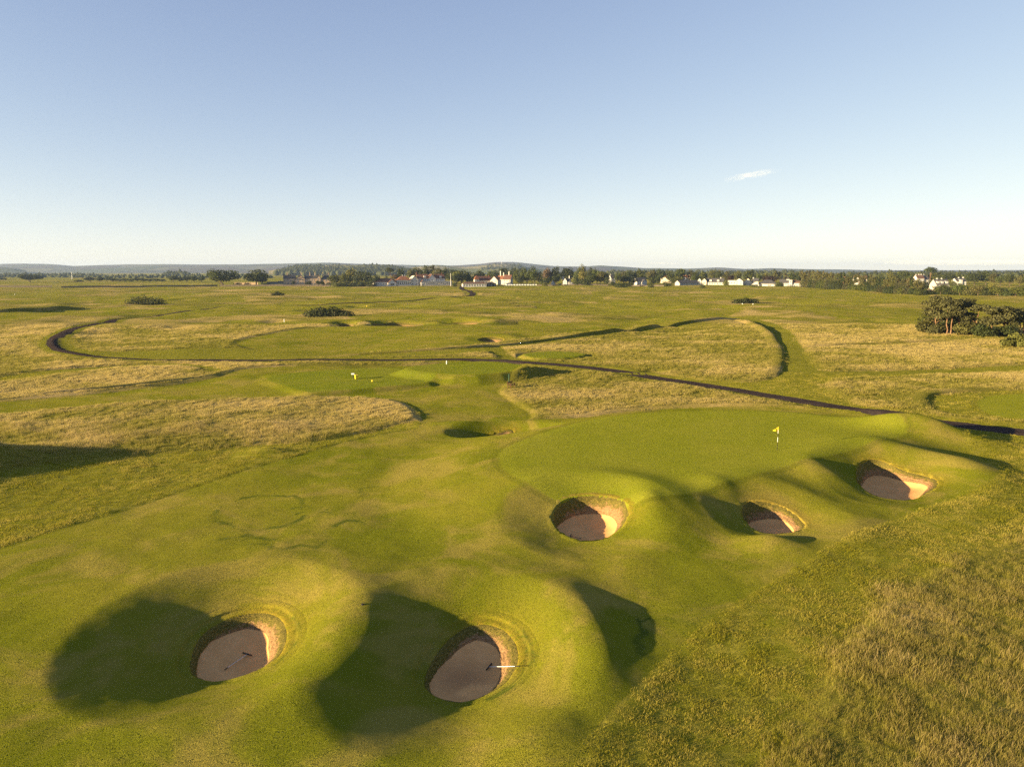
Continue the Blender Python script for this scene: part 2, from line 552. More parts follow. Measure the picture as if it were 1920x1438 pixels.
def turf_material():
    t = NT('turf')
    sf = t.attr('sf'); ss = t.attr('ss'); sg = t.attr('sg'); dry = t.attr('dry'); ring = t.attr('ring')
    edge = t.math('MULTIPLY', t.math('SUBTRACT', t.noise(2.2, 3, 0.6), 0.5), 0.5)
    edge2 = t.math('MULTIPLY', t.math('SUBTRACT', t.noise(1.2, 3, 0.6), 0.5), 1.6)
    f_short = t.ramp(t.math('ADD', sf, t.math('MULTIPLY', edge, 0.5)), -0.06, 0.06)
    f_semi = t.ramp(t.math('ADD', ss, edge2), -0.35, 0.35)
    f_green = t.ramp(sg, -0.25, 0.25)
    big = t.noise(0.07, 3, 0.55)
    med = t.noise(0.45, 4, 0.6)
    fine = t.noise(5.0, 3, 0.7)
    grain = t.noise(28.0, 2, 0.6)
    # short grass: green, dry yellow and thin brown patches
    c = t.mix(t.ramp(big, 0.36, 0.66), FA, FB)
    c = t.mix(t.math('MULTIPLY', t.ramp(med, 0.42, 0.75), 0.55), c, FC)
    c = t.mix(t.math('MULTIPLY', t.ramp(t.noise(0.16, 4, 0.65, dist=0.6), 0.45, 0.64), 0.75), c, FD)
    c = t.mix(t.math('MULTIPLY', ring, 0.95), c, (0.045, 0.080, 0.012))
    c = t.mix(t.math('MULTIPLY', t.ramp(grain, 0.25, 0.75), 0.55), c, t.mix(0.5, c, (0.02, 0.03, 0.004)))
    short = t.mix(t.math('MULTIPLY', t.ramp(fine, 0.35, 0.75), 0.25), c, (0.19, 0.18, 0.035))
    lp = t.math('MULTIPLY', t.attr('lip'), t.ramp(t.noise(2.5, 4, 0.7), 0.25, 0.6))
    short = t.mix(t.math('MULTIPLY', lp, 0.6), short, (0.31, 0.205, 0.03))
    gcol = t.mix(t.ramp(t.noise(0.25, 3, 0.6), 0.35, 0.7), GA, GB)
    gcol = t.mix(t.math('MULTIPLY', t.ramp(grain, 0.25, 0.75), 0.35), gcol, (0.06, 0.07, 0.01))
    short = t.mix(t.math('MULTIPLY', t.math('SUBTRACT', t.ramp(sg, -0.75, -0.55), f_green), 0.35), short, (0.085, 0.105, 0.010))  # darker ring just outside the green: the collar's shadow put into the colour
    short = t.mix(f_green, short, gcol)
    short = t.mix(t.math('MULTIPLY', t.ramp(t.attr('tee'), -0.2, 0.2), 0.75), short, t.mix(t.ramp(t.noise(0.5, 3, 0.6), 0.3, 0.7), (0.125, 0.170, 0.012), (0.165, 0.195, 0.016)))
    # semi rough
    s = t.mix(t.ramp(t.noise(0.8, 4, 0.65), 0.36, 0.68), (0.165, 0.17, 0.014), (0.29, 0.255, 0.04))
    s = t.mix(t.math('MULTIPLY', t.ramp(t.noise(7.0, 3, 0.7), 0.4, 0.7), 0.45), s, (0.085, 0.09, 0.010))
    s = t.mix(t.math('MULTIPLY', t.ramp(fine, 0.55, 0.8), 0.4), s, (0.22, 0.19, 0.07))
    mp = t.n('ShaderNodeMapping')
    t.l(t.pos, mp.inputs[0])
    mp.inputs['Rotation'].default_value = (0, 0, math.radians(-45))
    mp.inputs['Scale'].default_value = (0.10, 2.6, 1.0)
    s = t.mix(t.math('MULTIPLY', t.ramp(t.noise(1.0, 3, 0.6, vec=mp.outputs[0]), 0.40, 0.62), 0.5), s, (0.095, 0.105, 0.012))
    # long rough
    d = t.math('ADD', dry, t.math('MULTIPLY', t.math('SUBTRACT', t.noise(1.3, 4, 0.7), 0.5), 0.9))
    r = t.mix(t.ramp(d, 0.2, 0.6), (0.165, 0.155, 0.024), (0.32, 0.245, 0.075))
    r = t.mix(t.ramp(d, 0.6, 1.0), r, (0.46, 0.33, 0.135))
    r = t.mix(t.math('MULTIPLY', t.ramp(t.noise(6.0, 4, 0.75), 0.42, 0.68), 0.45), r, (0.085, 0.075, 0.02))
    col = t.mix(f_semi, r, s)
    col = t.mix(f_short, col, short)
    k = t.math('ADD', t.math('MULTIPLY', f_short, -0.05), 1.3)
    k = t.math('SUBTRACT', k, t.math('MULTIPLY', f_green, 0.1))
    nrm = t.rough_normal(45.0, k)
    return t.surf(col, 1.0, 0.0, nrm, 0.0, 0.08, (0.80, 0.75, 0.10))


FA = (0.138, 0.160, 0.008)
FB = (0.240, 0.220, 0.024)
FC = (0.168, 0.190, 0.008)
FD = (0.315, 0.245, 0.060)
GA = (0.208, 0.230, 0.016)
GB = (0.245, 0.252, 0.024)
TURF = turf_material()


def sand_material(name='bunker_sand'):
    t = NT(name)
    w = t.attr('damp')
    c = t.mix(t.ramp(t.noise(1.2, 4, 0.6), 0.35, 0.7), (0.68, 0.365, 0.135), (0.76, 0.42, 0.165))
    c = t.mix(t.math('MULTIPLY', w, 0.75), c, (0.30, 0.16, 0.075))
    c = t.mix(t.math('MULTIPLY', t.ramp(t.noise(60.0, 2, 0.6), 0.35, 0.7), 0.3), c, (0.50, 0.25, 0.105))
    return t.surf(c, 1.0, 0.0, t.rough_normal(35.0, 0.35))


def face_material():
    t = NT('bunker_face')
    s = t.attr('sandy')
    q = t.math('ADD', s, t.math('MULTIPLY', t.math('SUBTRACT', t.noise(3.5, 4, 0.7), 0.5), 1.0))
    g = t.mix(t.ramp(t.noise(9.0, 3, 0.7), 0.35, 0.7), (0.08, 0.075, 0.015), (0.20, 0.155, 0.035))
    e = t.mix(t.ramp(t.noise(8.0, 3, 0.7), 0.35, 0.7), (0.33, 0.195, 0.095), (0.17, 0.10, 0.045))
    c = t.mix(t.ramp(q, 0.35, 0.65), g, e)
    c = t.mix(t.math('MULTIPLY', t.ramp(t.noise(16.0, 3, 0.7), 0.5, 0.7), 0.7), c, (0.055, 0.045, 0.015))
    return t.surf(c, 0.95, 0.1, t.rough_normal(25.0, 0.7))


SAND = sand_material()
FACE = face_material()


def path_material():
    t = NT('path_gravel')
    c = t.mix(t.ramp(t.noise(0.5, 4, 0.6), 0.35, 0.7), (0.046, 0.035, 0.033), (0.064, 0.050, 0.046))
    c = t.mix(t.math('MULTIPLY', t.ramp(t.noise(14.0, 3, 0.7), 0.4, 0.7), 0.5), c, (0.03, 0.02, 0.016))
    ac = t.attr('across')
    rut = t.math('MULTIPLY', t.math('SUBTRACT', 1.0, t.ramp(t.math('ABSOLUTE', t.math('SUBTRACT', ac, 0.48)), 0.08, 0.26)), 0.6)
    c = t.mix(t.math('MULTIPLY', rut, t.ramp(t.noise(0.8, 3, 0.6), 0.3, 0.6)), c, (0.085, 0.058, 0.045))
    c = t.mix(t.ramp(t.math('ADD', ac, t.math('MULTIPLY', t.math('SUBTRACT', t.noise(1.6, 4, 0.7), 0.5), 0.9)), 0.92, 1.08), c, (0.13, 0.13, 0.016))
    return t.surf(c, 1.0, 0.0, t.rough_normal(20.0, 0.4))


PATHM = path_material()

# ------------------------------------------------------------------ mesh helpers
def mesh_obj(name, verts, faces, mat, parent=None, smooth=False, link=True):
    me = bpy.data.meshes.new(name)
    me.from_pydata([tuple(v) for v in verts], [], [tuple(f) for f in faces])
    if mat is not None:
        for m in (mat if isinstance(mat, (list, tuple)) else [mat]):
            me.materials.append(m)
    if smooth:
        me.polygons.foreach_set('use_smooth', [True] * len(me.polygons))
    me.update()
    o = bpy.data.objects.new(name, me)
    if link:
        C.objects.link(o)
    if parent is not None:
        o.parent = parent
    return o


def tag(o, label=None, cat=None, group=None, kind=None):
    if label: o['label'] = label
    if cat: o['category'] = cat
    if group: o['group'] = group
    if kind: o['kind'] = kind
    return o


def empty(name, loc=(0, 0, 0), rz=0.0):
    o = bpy.data.objects.new(name, None)
    C.objects.link(o)
    o.location = loc
    o.rotation_euler = (0, 0, rz)
    return o


def grid_mesh(name, V, quads, attrs, mat, normals=None):
    me = bpy.data.meshes.new(name)
    me.vertices.add(len(V))
    me.vertices.foreach_set('co', V.astype(np.float32).ravel())
    nq = len(quads)
    me.loops.add(nq * 4)
    me.loops.foreach_set('vertex_index', quads.astype(np.int32).ravel())
    me.polygons.add(nq)
    me.polygons.foreach_set('loop_start', np.arange(0, nq * 4, 4, dtype=np.int32))
    me.polygons.foreach_set('use_smooth', np.ones(nq, dtype=bool))
    me.update(calc_edges=True)
    for k, a in attrs.items():
        at_ = me.attributes.new(k, 'FLOAT', 'POINT')
        at_.data.foreach_set('value', a.astype(np.float32))
    me.materials.append(mat)
    if normals is not None:
        me.normals_split_custom_set_from_vertices(normals.astype(np.float32))
    o = bpy.data.objects.new(name, me)
    C.objects.link(o)
    return o


# fairy rings of darker grass (plan positions)
RINGS = []
_r = np.random.default_rng(5)
for (px, py, rx, ry, a0, a1) in [(492, 955, 3.4, 3.6, -15, 345), (540, 970, 3.0, 2.6, 20, 100), (560, 1000, 3.2, 2.4, 200, 340), (450, 1035, 3.0, 2.6, 30, 130), (700, 920, 1.2, 1.2, 0, 200), (655, 985, 1.0, 1.0, 10, 200),
                                 (1265, 1215, 1.6, 3.0, 20, 200)]:
    cx, cy = at(px, py)
    A = np.radians(np.linspace(a0, a1, 60))
    jit = 1 + 0.11 * np.interp(np.arange(60), np.arange(0, 61, 6), _r.normal(size=11)) + 0.045 * _r.normal(size=60)
    RINGS.append(np.stack([cx + rx * jit * np.cos(A), cy + ry * jit * np.sin(A)], axis=1))


for _b, _ds, _a0, _a1 in ((BUNK[1], (0.42, 0.62), -75, 60), (BUNK[0], (0.5,), -40, 50)):
    for _d in _ds:
        _m = np.radians(np.linspace(_a0, _a1, 40))
        _Ri = np.interp(_m % (2 * math.pi), np.append(_b['ang'], 2 * math.pi), np.append(_b['R'], _b['R'][0])) + _d
        RINGS.append(np.stack([_b['c'][0] + np.cos(_m) * _Ri, _b['c'][1] + np.sin(_m) * _Ri], axis=1))


def ring_attr(x, y):
    v = np.zeros_like(x)
    w = 0.16 * (1 + 1.1 * fbm(x, y, 1.2, 2, 77))
    for P in RINGS:
        s = sd_line(x, y, P, 0.0, 2.0)
        m = s > -1.9
        v[m] = np.maximum(v[m], 1 - sstep(0.3, 1.2, -s[m] / np.maximum(w[m], 0.05)))
    return v * (0.35 + 0.65 * np.clip(1.4 * fbm(x, y, 1.6, 2, 78) + 0.5, 0, 1))


def tee_attr(x, y):
    return np.max(np.stack([sd_poly(x, y, P) for P, _, _ in TEES]), axis=0)


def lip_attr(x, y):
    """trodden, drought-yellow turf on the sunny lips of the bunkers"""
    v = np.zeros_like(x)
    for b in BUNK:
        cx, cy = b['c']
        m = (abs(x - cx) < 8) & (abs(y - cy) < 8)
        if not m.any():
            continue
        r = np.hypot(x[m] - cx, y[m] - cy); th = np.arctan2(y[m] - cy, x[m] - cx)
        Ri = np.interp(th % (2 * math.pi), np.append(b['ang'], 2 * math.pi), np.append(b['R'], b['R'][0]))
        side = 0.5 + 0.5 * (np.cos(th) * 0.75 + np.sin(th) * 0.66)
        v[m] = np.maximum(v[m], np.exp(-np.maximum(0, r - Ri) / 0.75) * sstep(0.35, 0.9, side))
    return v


# ------------------------------------------------------------------ ground
def axis(start, fine_end, step, grow, end):
    v = [start]
    while v[-1] < end:
        s = step if v[-1] < fine_end else step + (v[-1] - fine_end) * grow
        v.append(v[-1] + s)
    return np.array(v)


def build_ground():
    fs, gx_, gy_ = (0.2, 0.018, 0.011) if QUICK == '' else (0.26, 0.03, 0.016)
    xs = axis(0, 24, fs, gx_, 14000)
    xs = np.concatenate([-xs[:0:-1], xs])
    ys = axis(18, 56, fs, gy_, 16000)
    back = 18 - axis(0, 2, 0.5, 0.12, 3000)[1:]
    ys = np.concatenate([back[::-1], ys])
    X, Y = np.meshgrid(xs, ys)
    x = X.ravel(); y = Y.ravel()
    zz = zones(x, y)
    z = ground_z(x, y, zz)
    nx, ny = len(xs), len(ys)
    Z = z.reshape(ny, nx)
    gy, gx = np.gradient(Z, ys, xs)
    N = np.stack([-gx, -gy, np.ones_like(Z)], axis=2)
    N /= np.linalg.norm(N, axis=2, keepdims=True)
    N = N.reshape(-1, 3)
    V = np.stack([x, y, z], axis=1)
    idx = np.arange(nx * ny).reshape(ny, nx)
    q = np.stack([idx[:-1, :-1], idx[:-1, 1:], idx[1:, 1:], idx[1:, :-1]], axis=2).reshape(-1, 4)
    sf, ss, sg, sp, ss0 = zz
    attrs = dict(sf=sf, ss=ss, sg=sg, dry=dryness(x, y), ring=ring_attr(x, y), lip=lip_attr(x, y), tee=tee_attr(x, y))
    # one object per kind of ground
    fq = np.mean(np.stack([sf[q[:, k]] for k in range(4)]), axis=0)
    gq = np.mean(np.stack([sg[q[:, k]] for k in range(4)]), axis=0)
    sq = np.mean(np.stack([ss[q[:, k]] for k in range(4)]), axis=0)
    yq = y[q[:, 0]]
    xq = x[q[:, 0]]
    tq = np.max(np.stack([sd_poly(xq, yq, P) for P, _, _ in TEES]), axis=0)
    kind = np.where((gq > 0) & (xq > 55), 4, np.where(tq > 0, 5, 0))
    kind = np.where(kind > 0, kind, np.where(gq > 0, 3, np.where((fq > 0) & (yq < 230), 2, np.where((sq > 0) & (yq < 130), 1, 0))))
    for k, nm in enumerate(['rough', 'semi_rough', 'fairway', 'putting_green', 'putting_green', 'tee']):
        qq = q[kind == k]
        used, inv = np.unique(qq, return_inverse=True)
        o = grid_mesh(nm, V[used], inv.reshape(-1, 4), {a: v[used] for a, v in attrs.items()}, TURF, N[used])
        o['kind'] = 'structure'
        o['label'] = 'pale green with a curved dark edge at the right border' if k == 4 else 'raised flat teeing grounds left of centre' if k == 5 else {'rough': 'long dry golden rough grass across the links', 'semi_rough': 'shaggy green cut rough beside the fairway',
                      'fairway': 'close mown green fairway round the bunkers', 'putting_green': 'smooth oval putting green with a yellow flag'}[nm]
    print('ground', len(V))


build_ground()


def ribbon(name, P, half, mat, step=0.8, lift=0.035):
    seg = np.hypot(*np.diff(P, axis=0).T)
    s = np.concatenate([[0], np.cumsum(seg)])
    n = int(s[-1] / step) + 2
    t = np.linspace(0, s[-1], n)
    cx = np.interp(t, s, P[:, 0]); cy = np.interp(t, s, P[:, 1])
    tx = np.gradient(cx); ty = np.gradient(cy)
    L = np.hypot(tx, ty); nx, ny = -ty / L, tx / L
    W = [-1.0, -0.75, -0.5, -0.25, 0, 0.25, 0.5, 0.75, 1.0]
    rows = []
    for j, w in enumerate(W):
        wob = (0.22 * fbm(cx + w * 50, cy, 4.0, 3, 90)) if abs(w) == 1 else 0
        px = cx + nx * (w * half + wob); py = cy + ny * (w * half + wob)
        pz = ground_z(px, py) + lift + (0.02 if w == 0 else 0) - (0.03 if abs(w) == 1 else 0)
        rows.append(np.stack([px, py, pz], axis=1))
    V = np.concatenate(rows)
    q = []
    for j in range(len(W) - 1):
        a = np.arange(n - 1) + j * n
        q.append(np.stack([a, a + n, a + n + 1, a + 1], axis=1))
    q = np.concatenate(q)[:, ::-1]
    o = grid_mesh(name, V, q, dict(across=np.repeat(np.abs(W), n)), mat)
    o['kind'] = 'structure'
    return o


def bank(name, P, offs, label, step=1.0):
    """the uneven standing edge of long grass along a mown ditch"""
    seg = np.hypot(*np.diff(P, axis=0).T)
    s_ = np.concatenate([[0], np.cumsum(seg)])
    n = int(s_[-1] / step) + 2
    t = np.linspace(0, s_[-1], n)
    cx = np.interp(t, s_, P[:, 0]); cy = np.interp(t, s_, P[:, 1])
    tx = np.gradient(cx); ty = np.gradient(cy)
    L = np.hypot(tx, ty); nx, ny = -ty / L, tx / L
    ends = np.minimum(1, np.minimum(t, s_[-1] - t) / 12.0)
    rows = []
    for w, h in offs:
        px = cx + nx * (w + 0.15 * fbm(cx, cy, 3, 2, 91)); py = cy + ny * (w + 0.15 * fbm(cx, cy, 3, 2, 91))
        rows.append(np.stack([px, py, ground_z(px, py) - 0.05 + 0.6 * sstep(165, 215, py) * (h > 0) + h * ends * (1 + 0.18 * fbm(px, py, 9, 2, 92))], axis=1))
    V = np.concatenate(rows)
    q = np.concatenate([np.stack([np.arange(n - 1) + j * n, np.arange(n - 1) + (j + 1) * n, np.arange(n - 1) + (j + 1) * n + 1, np.arange(n - 1) + j * n + 1], axis=1) for j in range(len(offs) - 1)])[:, ::-1]
    k = len(V)
    o = grid_mesh(name, V, q, dict(sf=np.full(k, -5.0), ss=np.full(k, -5.0), sg=np.full(k, -5.0), dry=dryness(V[:, 0], V[:, 1]), ring=np.zeros(k), lip=np.zeros(k), tee=np.full(k, -5.0)), TURF)
    tag(o, label, None, None, 'structure')


bank('rough', STRIP[0][0], [(0.5, 0.0), (0.75, 0.36), (1.1, 0.42), (2.2, 0.3), (4.2, 0.0)], 'standing edge of long grass along the diagonal mown strip')
for _pts, _h, _lb in [([(1430, 719), (1458, 712), (1470, 694), (1474, 664), (1458, 636), (1425, 614), (1390, 605)], .30, 'standing edge of long grass left of the curved mown path'),
                      ([(1772, 779), (1746, 764), (1742, 750), (1762, 740.5), (1850, 733.5), (1960, 730.5)], .36, 'standing edge of long grass round the right hand green'),
                      ([(-40, 752), (100, 741), (200, 732.5), (300, 722), (400, 710.5), (424, 703)], .4, 'standing edge of long grass above the left mown strip'),
                      ([(-40, 591), (40, 587.5), (110, 583), (160, 578.5)], .9, 'dark standing grass bank at the far left'),
                      ([(1505, 655), (1600, 649), (1700, 645.5), (1770, 642)], .4, 'low standing grass edge left of the pine clump')]:
    bank('rough', chaikin([at(*p) for p in _pts], 2, False), [(0.0, 0.0), (0.2, _h * .8), (0.55, _h), (1.6, _h * .6), (3.0, 0.0)], _lb)
tag(ribbon('path', PATH, 1.7, PATHM), 'dark brown gravel track curving across the links')
tag(ribbon('path', PATH2, 2.3, PATHM, 2.0, 0.12), 'short dark track leading to the clubhouse')


# ------------------------------------------------------------------ bunkers
def make_bunker(b, label):
    cx, cy = b['c']
    n = len(b['ang'])
    ang, R = b['ang'], b['R']
    far = b['key'] == 'far'
    root = empty('bunker', (0, 0, 0))
    tag(root, label, 'bunker', 'pot bunkers on the links')
    ca, sa = np.cos(ang), np.sin(ang)
    side = 0.5 + 0.5 * (ca * 0.92 + sa * 0.39)
    zr = ground_z(cx + ca * R, cy + sa * R, sunk=False)
    zf = zr.mean() - b['dep']
    # grass lip: from outside the rim, over the edge, a little way in
    col_d = [0.55, 0.35, 0.18, 0.08, 0.0, -0.05]
    col_h = [-0.02, 0.008, 0.012, 0.012, 0.0, -0.05]
    if b['key'] in ('b1', 'b2'):
        col_d = [1.12, 0.95, 0.80, 0.68, 0.60, 0.54, 0.48, 0.42, 0.34, 0.22, 0.10, 0.0, -0.05]
        col_h = [-0.035, 0.0] + [0.008] * 7 + [0.012, 0.012, 0.0, -0.05]
    if far:
        col_d = [1.2, 0.6, 0.2, 0.0, -0.1]; col_h = [-0.1, 0.03, 0.05, 0.0, -0.1]
    rows = []
    for d, h in zip(col_d, col_h):
        px = cx + ca * (R + d); py = cy + sa * (R + d)
        wob = 0.02 * fbm(px, py, 0.5, 2, 60)
        rows.append(np.stack([px, py, ground_z(px, py, sunk=False) + h + wob * (1 if d < 0.5 else 0)], axis=1))

    def strip(name, rows, mat, attrs_fn=None, close=None):
        m = len(rows)
        V = np.concatenate(rows)
        q = []
        i = np.arange(n); j = (i + 1) % n
        for k in range(m - 1):
            q.append(np.stack([k * n + i, k * n + j, (k + 1) * n + j, (k + 1) * n + i], axis=1))
        q = np.concatenate(q)
        o = grid_mesh(name, V, q, attrs_fn(V) if attrs_fn else {}, mat)
        o.parent = root
        return o

    def turf_attrs(V):
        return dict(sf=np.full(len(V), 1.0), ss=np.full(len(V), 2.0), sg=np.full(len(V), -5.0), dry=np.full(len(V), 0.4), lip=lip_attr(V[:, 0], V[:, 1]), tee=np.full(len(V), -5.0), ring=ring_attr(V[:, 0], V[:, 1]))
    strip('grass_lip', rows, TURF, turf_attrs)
    # wall of stacked turf: 10 rings leaning in, uneven
    inset = (0.26 + 0.58 * side + 0.18 * np.clip(sa, 0, 1)) * (1.0 if not far else 1.8)
    inset = np.minimum(inset, R * 0.4)
    m = 15 if not far else 5
    wall = []
    sandv = []
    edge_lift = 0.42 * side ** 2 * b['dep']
    for k in range(m):
        t = k / (m - 1)
        rr = R - 0.04 - inset * (t ** 0.8)
        px = cx + ca * rr; py = cy + sa * rr
        lump = 0.055 * fbm(ang * 9 + 3 * b['c'][0], np.full(n, t * 5.0), 0.7, 3, 66) + 0.02 * math.sin(t * 22)
        if t in (0, 1):
            lump = lump * 0
        px = px + ca * lump; py = py + sa * lump
        pz = (zr - 0.03) * (1 - t) + (zf + edge_lift - 0.02) * t
        wall.append(np.stack([px, py, pz], axis=1))
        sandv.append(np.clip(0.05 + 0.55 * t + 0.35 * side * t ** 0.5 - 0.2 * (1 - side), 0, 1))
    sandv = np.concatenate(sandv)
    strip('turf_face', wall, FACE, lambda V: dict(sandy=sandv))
    # sand floor, raked up against the far side
    Rf = R - 0.04 - inset + 0.06
    rows = []
    fr = [1.0, 0.93, 0.85, 0.75, 0.62, 0.48, 0.33, 0.18, 0.06]
    for f in fr:
        px = cx + ca * Rf * f; py = cy + sa * Rf * f
        rows.append(np.stack([px, py, zf + edge_lift * f ** 6 + 0.10 * (f ** 3) - 0.10 + 0.018 * fbm(px, py, 0.7, 3, 70)], axis=1))

    def damp(V):
        v = sstep(0.3, 0.6, 0.45 + 1.3 * fbm(V[:, 0], V[:, 1], 1.5, 3, 71)) * np.exp(-((V[:, 0] - cx + 0.5) ** 2 + (V[:, 1] - cy + .3) ** 2) / 2.2)
        return dict(damp=v if b['key'] == 'b2' else v * 0.25)
    V = rows
    o = strip('sand', V, SAND, damp)
    # close the middle
    cme = mesh_obj('tmp', [(cx, cy, 0)], [], None)
    bpy.data.objects.remove(cme)
    bm = bmesh.new(); bm.from_mesh(o.data); bm.verts.ensure_lookup_table()
    ring = [bm.verts[(len(fr) - 1) * n + i] for i in range(n)]
    f = bm.faces.new(ring[::1]); f.smooth = True
    f.normal_update()
    if f.normal.z < 0:
        f.normal_flip()
    bm.to_mesh(o.data); bm.free()
    b['floor'] = zf - 0.08
    return root


LABELS = ['round pot bunker with a lying rake at the lower left', 'largest pot bunker with damp sand patches and a white rake', 'pot bunker just below the left front of the putting green',
          'small pot bunker in the middle of the front right bank', 'kidney shaped bunker at the far right of the green', 'shaded bunker hollow behind the left end of the green',
          'leftmost small bunker of the distant row', 'long bunker in the middle of the distant row', 'rightmost bunker with orange sand in the distant row', 'single oval bunker on the distant fairway before the track']
for b, lb in zip(BUNK, LABELS):
    make_bunker(b, lb)


# ------------------------------------------------------------------ standing grass
def blade_material(name, root_g, mid, tip):
    t = NT(name)
    h = t.attr('h')
    tint = t.attr('tint', 'INSTANCER')
    var = t.n('ShaderNodeObjectInfo').outputs['Random']
    a = t.mix(t.ramp(tint, 0.15, 0.75), root_g, mid)
    b = t.mix(t.ramp(tint, 0.25, 0.85), mid, tip)
    c = t.mix(t.ramp(h, 0.2, 0.95), a, b)
    c = t.mix(t.math('MULTIPLY', t.attr('shade'), 0.28), c, t.mix(0.6, c, (0.05, 0.05, 0.012)))
    p = t.n('ShaderNodeBsdfPrincipled')
    t.put(p.inputs['Base Color'], c)
    p.inputs['Roughness'].default_value = 0.8
    p.inputs['Specular IOR Level'].default_value = 0.15
    tr = t.n('ShaderNodeBsdfTranslucent')
    t.put(tr.inputs['Color'], c)
    m = t.n('ShaderNodeMixShader')
    m.inputs[0].default_value = 0.5
    t.l(p.outputs[0], m.inputs[1]); t.l(tr.outputs[0], m.inputs[2])
    t.l(m.outputs[0], t.out.inputs[0])
    return t.m


def tuft_mesh(name, seed, blades, height, spread, width, mat, lean=0.5):
    r = np.random.default_rng(seed)
    V = []; F = []; H = []; Sh = []
    for i in range(blades):
        a = r.uniform(0, 2 * math.pi); d = spread * math.sqrt(r.uniform())
        bx, by = d * math.cos(a), d * math.sin(a)
        hh = height * r.uniform(0.45, 1.1)
        la = r.uniform(0, 2 * math.pi)
        lx = math.cos(la) * lean * r.uniform(0.2, 1) + 0.12; ly = math.sin(la) * lean * r.uniform(0.2, 1) + 0.05
        fa = r.uniform(0, math.pi)
        wx, wy = math.cos(fa) * width * .5, math.sin(fa) * width * .5
        k = len(V)
        sh = r.uniform()
        for tt, w in ((0, 1.0), (0.5, 0.9)):
            cx = bx + lx * hh * tt ** 1.8; cy = by + ly * hh * tt ** 1.8; cz = hh * tt - 0.02
            V += [(cx - wx * w, cy - wy * w, cz), (cx + wx * w, cy + wy * w, cz)]
            H += [tt, tt]; Sh += [sh, sh]
        V.append((bx + lx * hh, by + ly * hh, hh * 0.92)); H.append(1.0); Sh.append(sh)
        F += [(k, k + 1, k + 3, k + 2), (k + 2, k + 3, k + 4)]
    me = bpy.data.meshes.new(name)
    me.from_pydata(V, [], F)
    for nm, vals in (('h', H), ('shade', Sh)):
        me.attributes.new(nm, 'FLOAT', 'POINT').data.foreach_set('value', np.array(vals, dtype=np.float32))
    me.materials.append(mat)
    me.update()
    return bpy.data.objects.new(name, me)


def scatter(name, pts, scl, tint, protos, label):
    """points carrying size and dryness; geometry nodes put a tuft on each"""
    me = bpy.data.meshes.new(name)
    me.vertices.add(len(pts))
    me.vertices.foreach_set('co', pts.astype(np.float32).ravel())
    r = np.random.default_rng(len(pts))
    for nm, v in (('scl', scl), ('tint', tint), ('rz', r.uniform(-3.14, 3.14, len(pts)))):
        me.attributes.new(nm, 'FLOAT', 'POINT').data.foreach_set('value', np.asarray(v, dtype=np.float32))
    me.attributes.new('pick', 'INT', 'POINT').data.foreach_set('value', r.integers(0, len(protos), len(pts)).astype(np.int32))
    o = bpy.data.objects.new(name, me)
    C.objects.link(o)
    tag(o, label, None, None, 'stuff')
    ng = bpy.data.node_groups.new(name, 'GeometryNodeTree')
    ng.interface.new_socket('Geometry', in_out='INPUT', socket_type='NodeSocketGeometry')
    ng.interface.new_socket('Geometry', in_out='OUTPUT', socket_type='NodeSocketGeometry')
    gi = ng.nodes.new('NodeGroupInput'); go = ng.nodes.new('NodeGroupOutput')
    mp = ng.nodes.new('GeometryNodeMeshToPoints')
    ng.links.new(gi.outputs[0], mp.inputs[0])
    join = ng.nodes.new('GeometryNodeJoinGeometry')
    for p in reversed(protos):
        oi = ng.nodes.new('GeometryNodeObjectInfo')
        oi.inputs['Object'].default_value = p
        gti = ng.nodes.new('GeometryNodeGeometryToInstance')
        ng.links.new(oi.outputs['Geometry'], gti.inputs[0])
        ng.links.new(gti.outputs[0], join.inputs[0])
    ip = ng.nodes.new('GeometryNodeInstanceOnPoints')
    ng.links.new(mp.outputs[0], ip.inputs['Points'])
    ng.links.new(join.outputs[0], ip.inputs['Instance'])
    ip.inputs['Pick Instance'].default_value = True

    def na(nm, ty):
        n = ng.nodes.new('GeometryNodeInputNamedAttribute')
        n.data_type = ty
        n.inputs[0].default_value = nm
        return n.outputs[0]
    ng.links.new(na('pick', 'INT'), ip.inputs['Instance Index'])
    ng.links.new(na('scl', 'FLOAT'), ip.inputs['Scale'])
    cx = ng.nodes.new('ShaderNodeCombineXYZ')
    ng.links.new(na('rz', 'FLOAT'), cx.inputs[2])
    er = ng.nodes.new('FunctionNodeEulerToRotation')
    ng.links.new(cx.outputs[0], er.inputs[0])
    ng.links.new(er.outputs[0], ip.inputs['Rotation'])
    ng.links.new(ip.outputs[0], go.inputs[0])
    mod = o.modifiers.new('scatter', 'NODES')
    mod.node_group = ng
    return o


def scatter_bands(bands, want):
    P = []; SC = []
    for (y0, y1, dens, sc) in bands:
        xm = 0.80 * y1 + 8
        n = int((y1 - y0) * 2 * xm * dens)
        y = rng.uniform(y0, y1, n); x = rng.uniform(-xm, xm, n)
        m = abs(x) < 0.80 * y + 8
        x = x[m]; y = y[m]
        zz = zones(x, y)
        keep = want(x, y, zz)
        x = x[keep]; y = y[keep]
        zz = tuple(v[keep] for v in zz)
        z = ground_z(x, y, zz)
        P.append(np.stack([x, y, z], axis=1))
        SC.append(np.full(len(x), sc) * rng.uniform(0.5, 1.35, len(x)) * (1 + 0.35 * fbm(x, y, 2.6, 2, 87)))
    return np.concatenate(P), np.concatenate(SC)


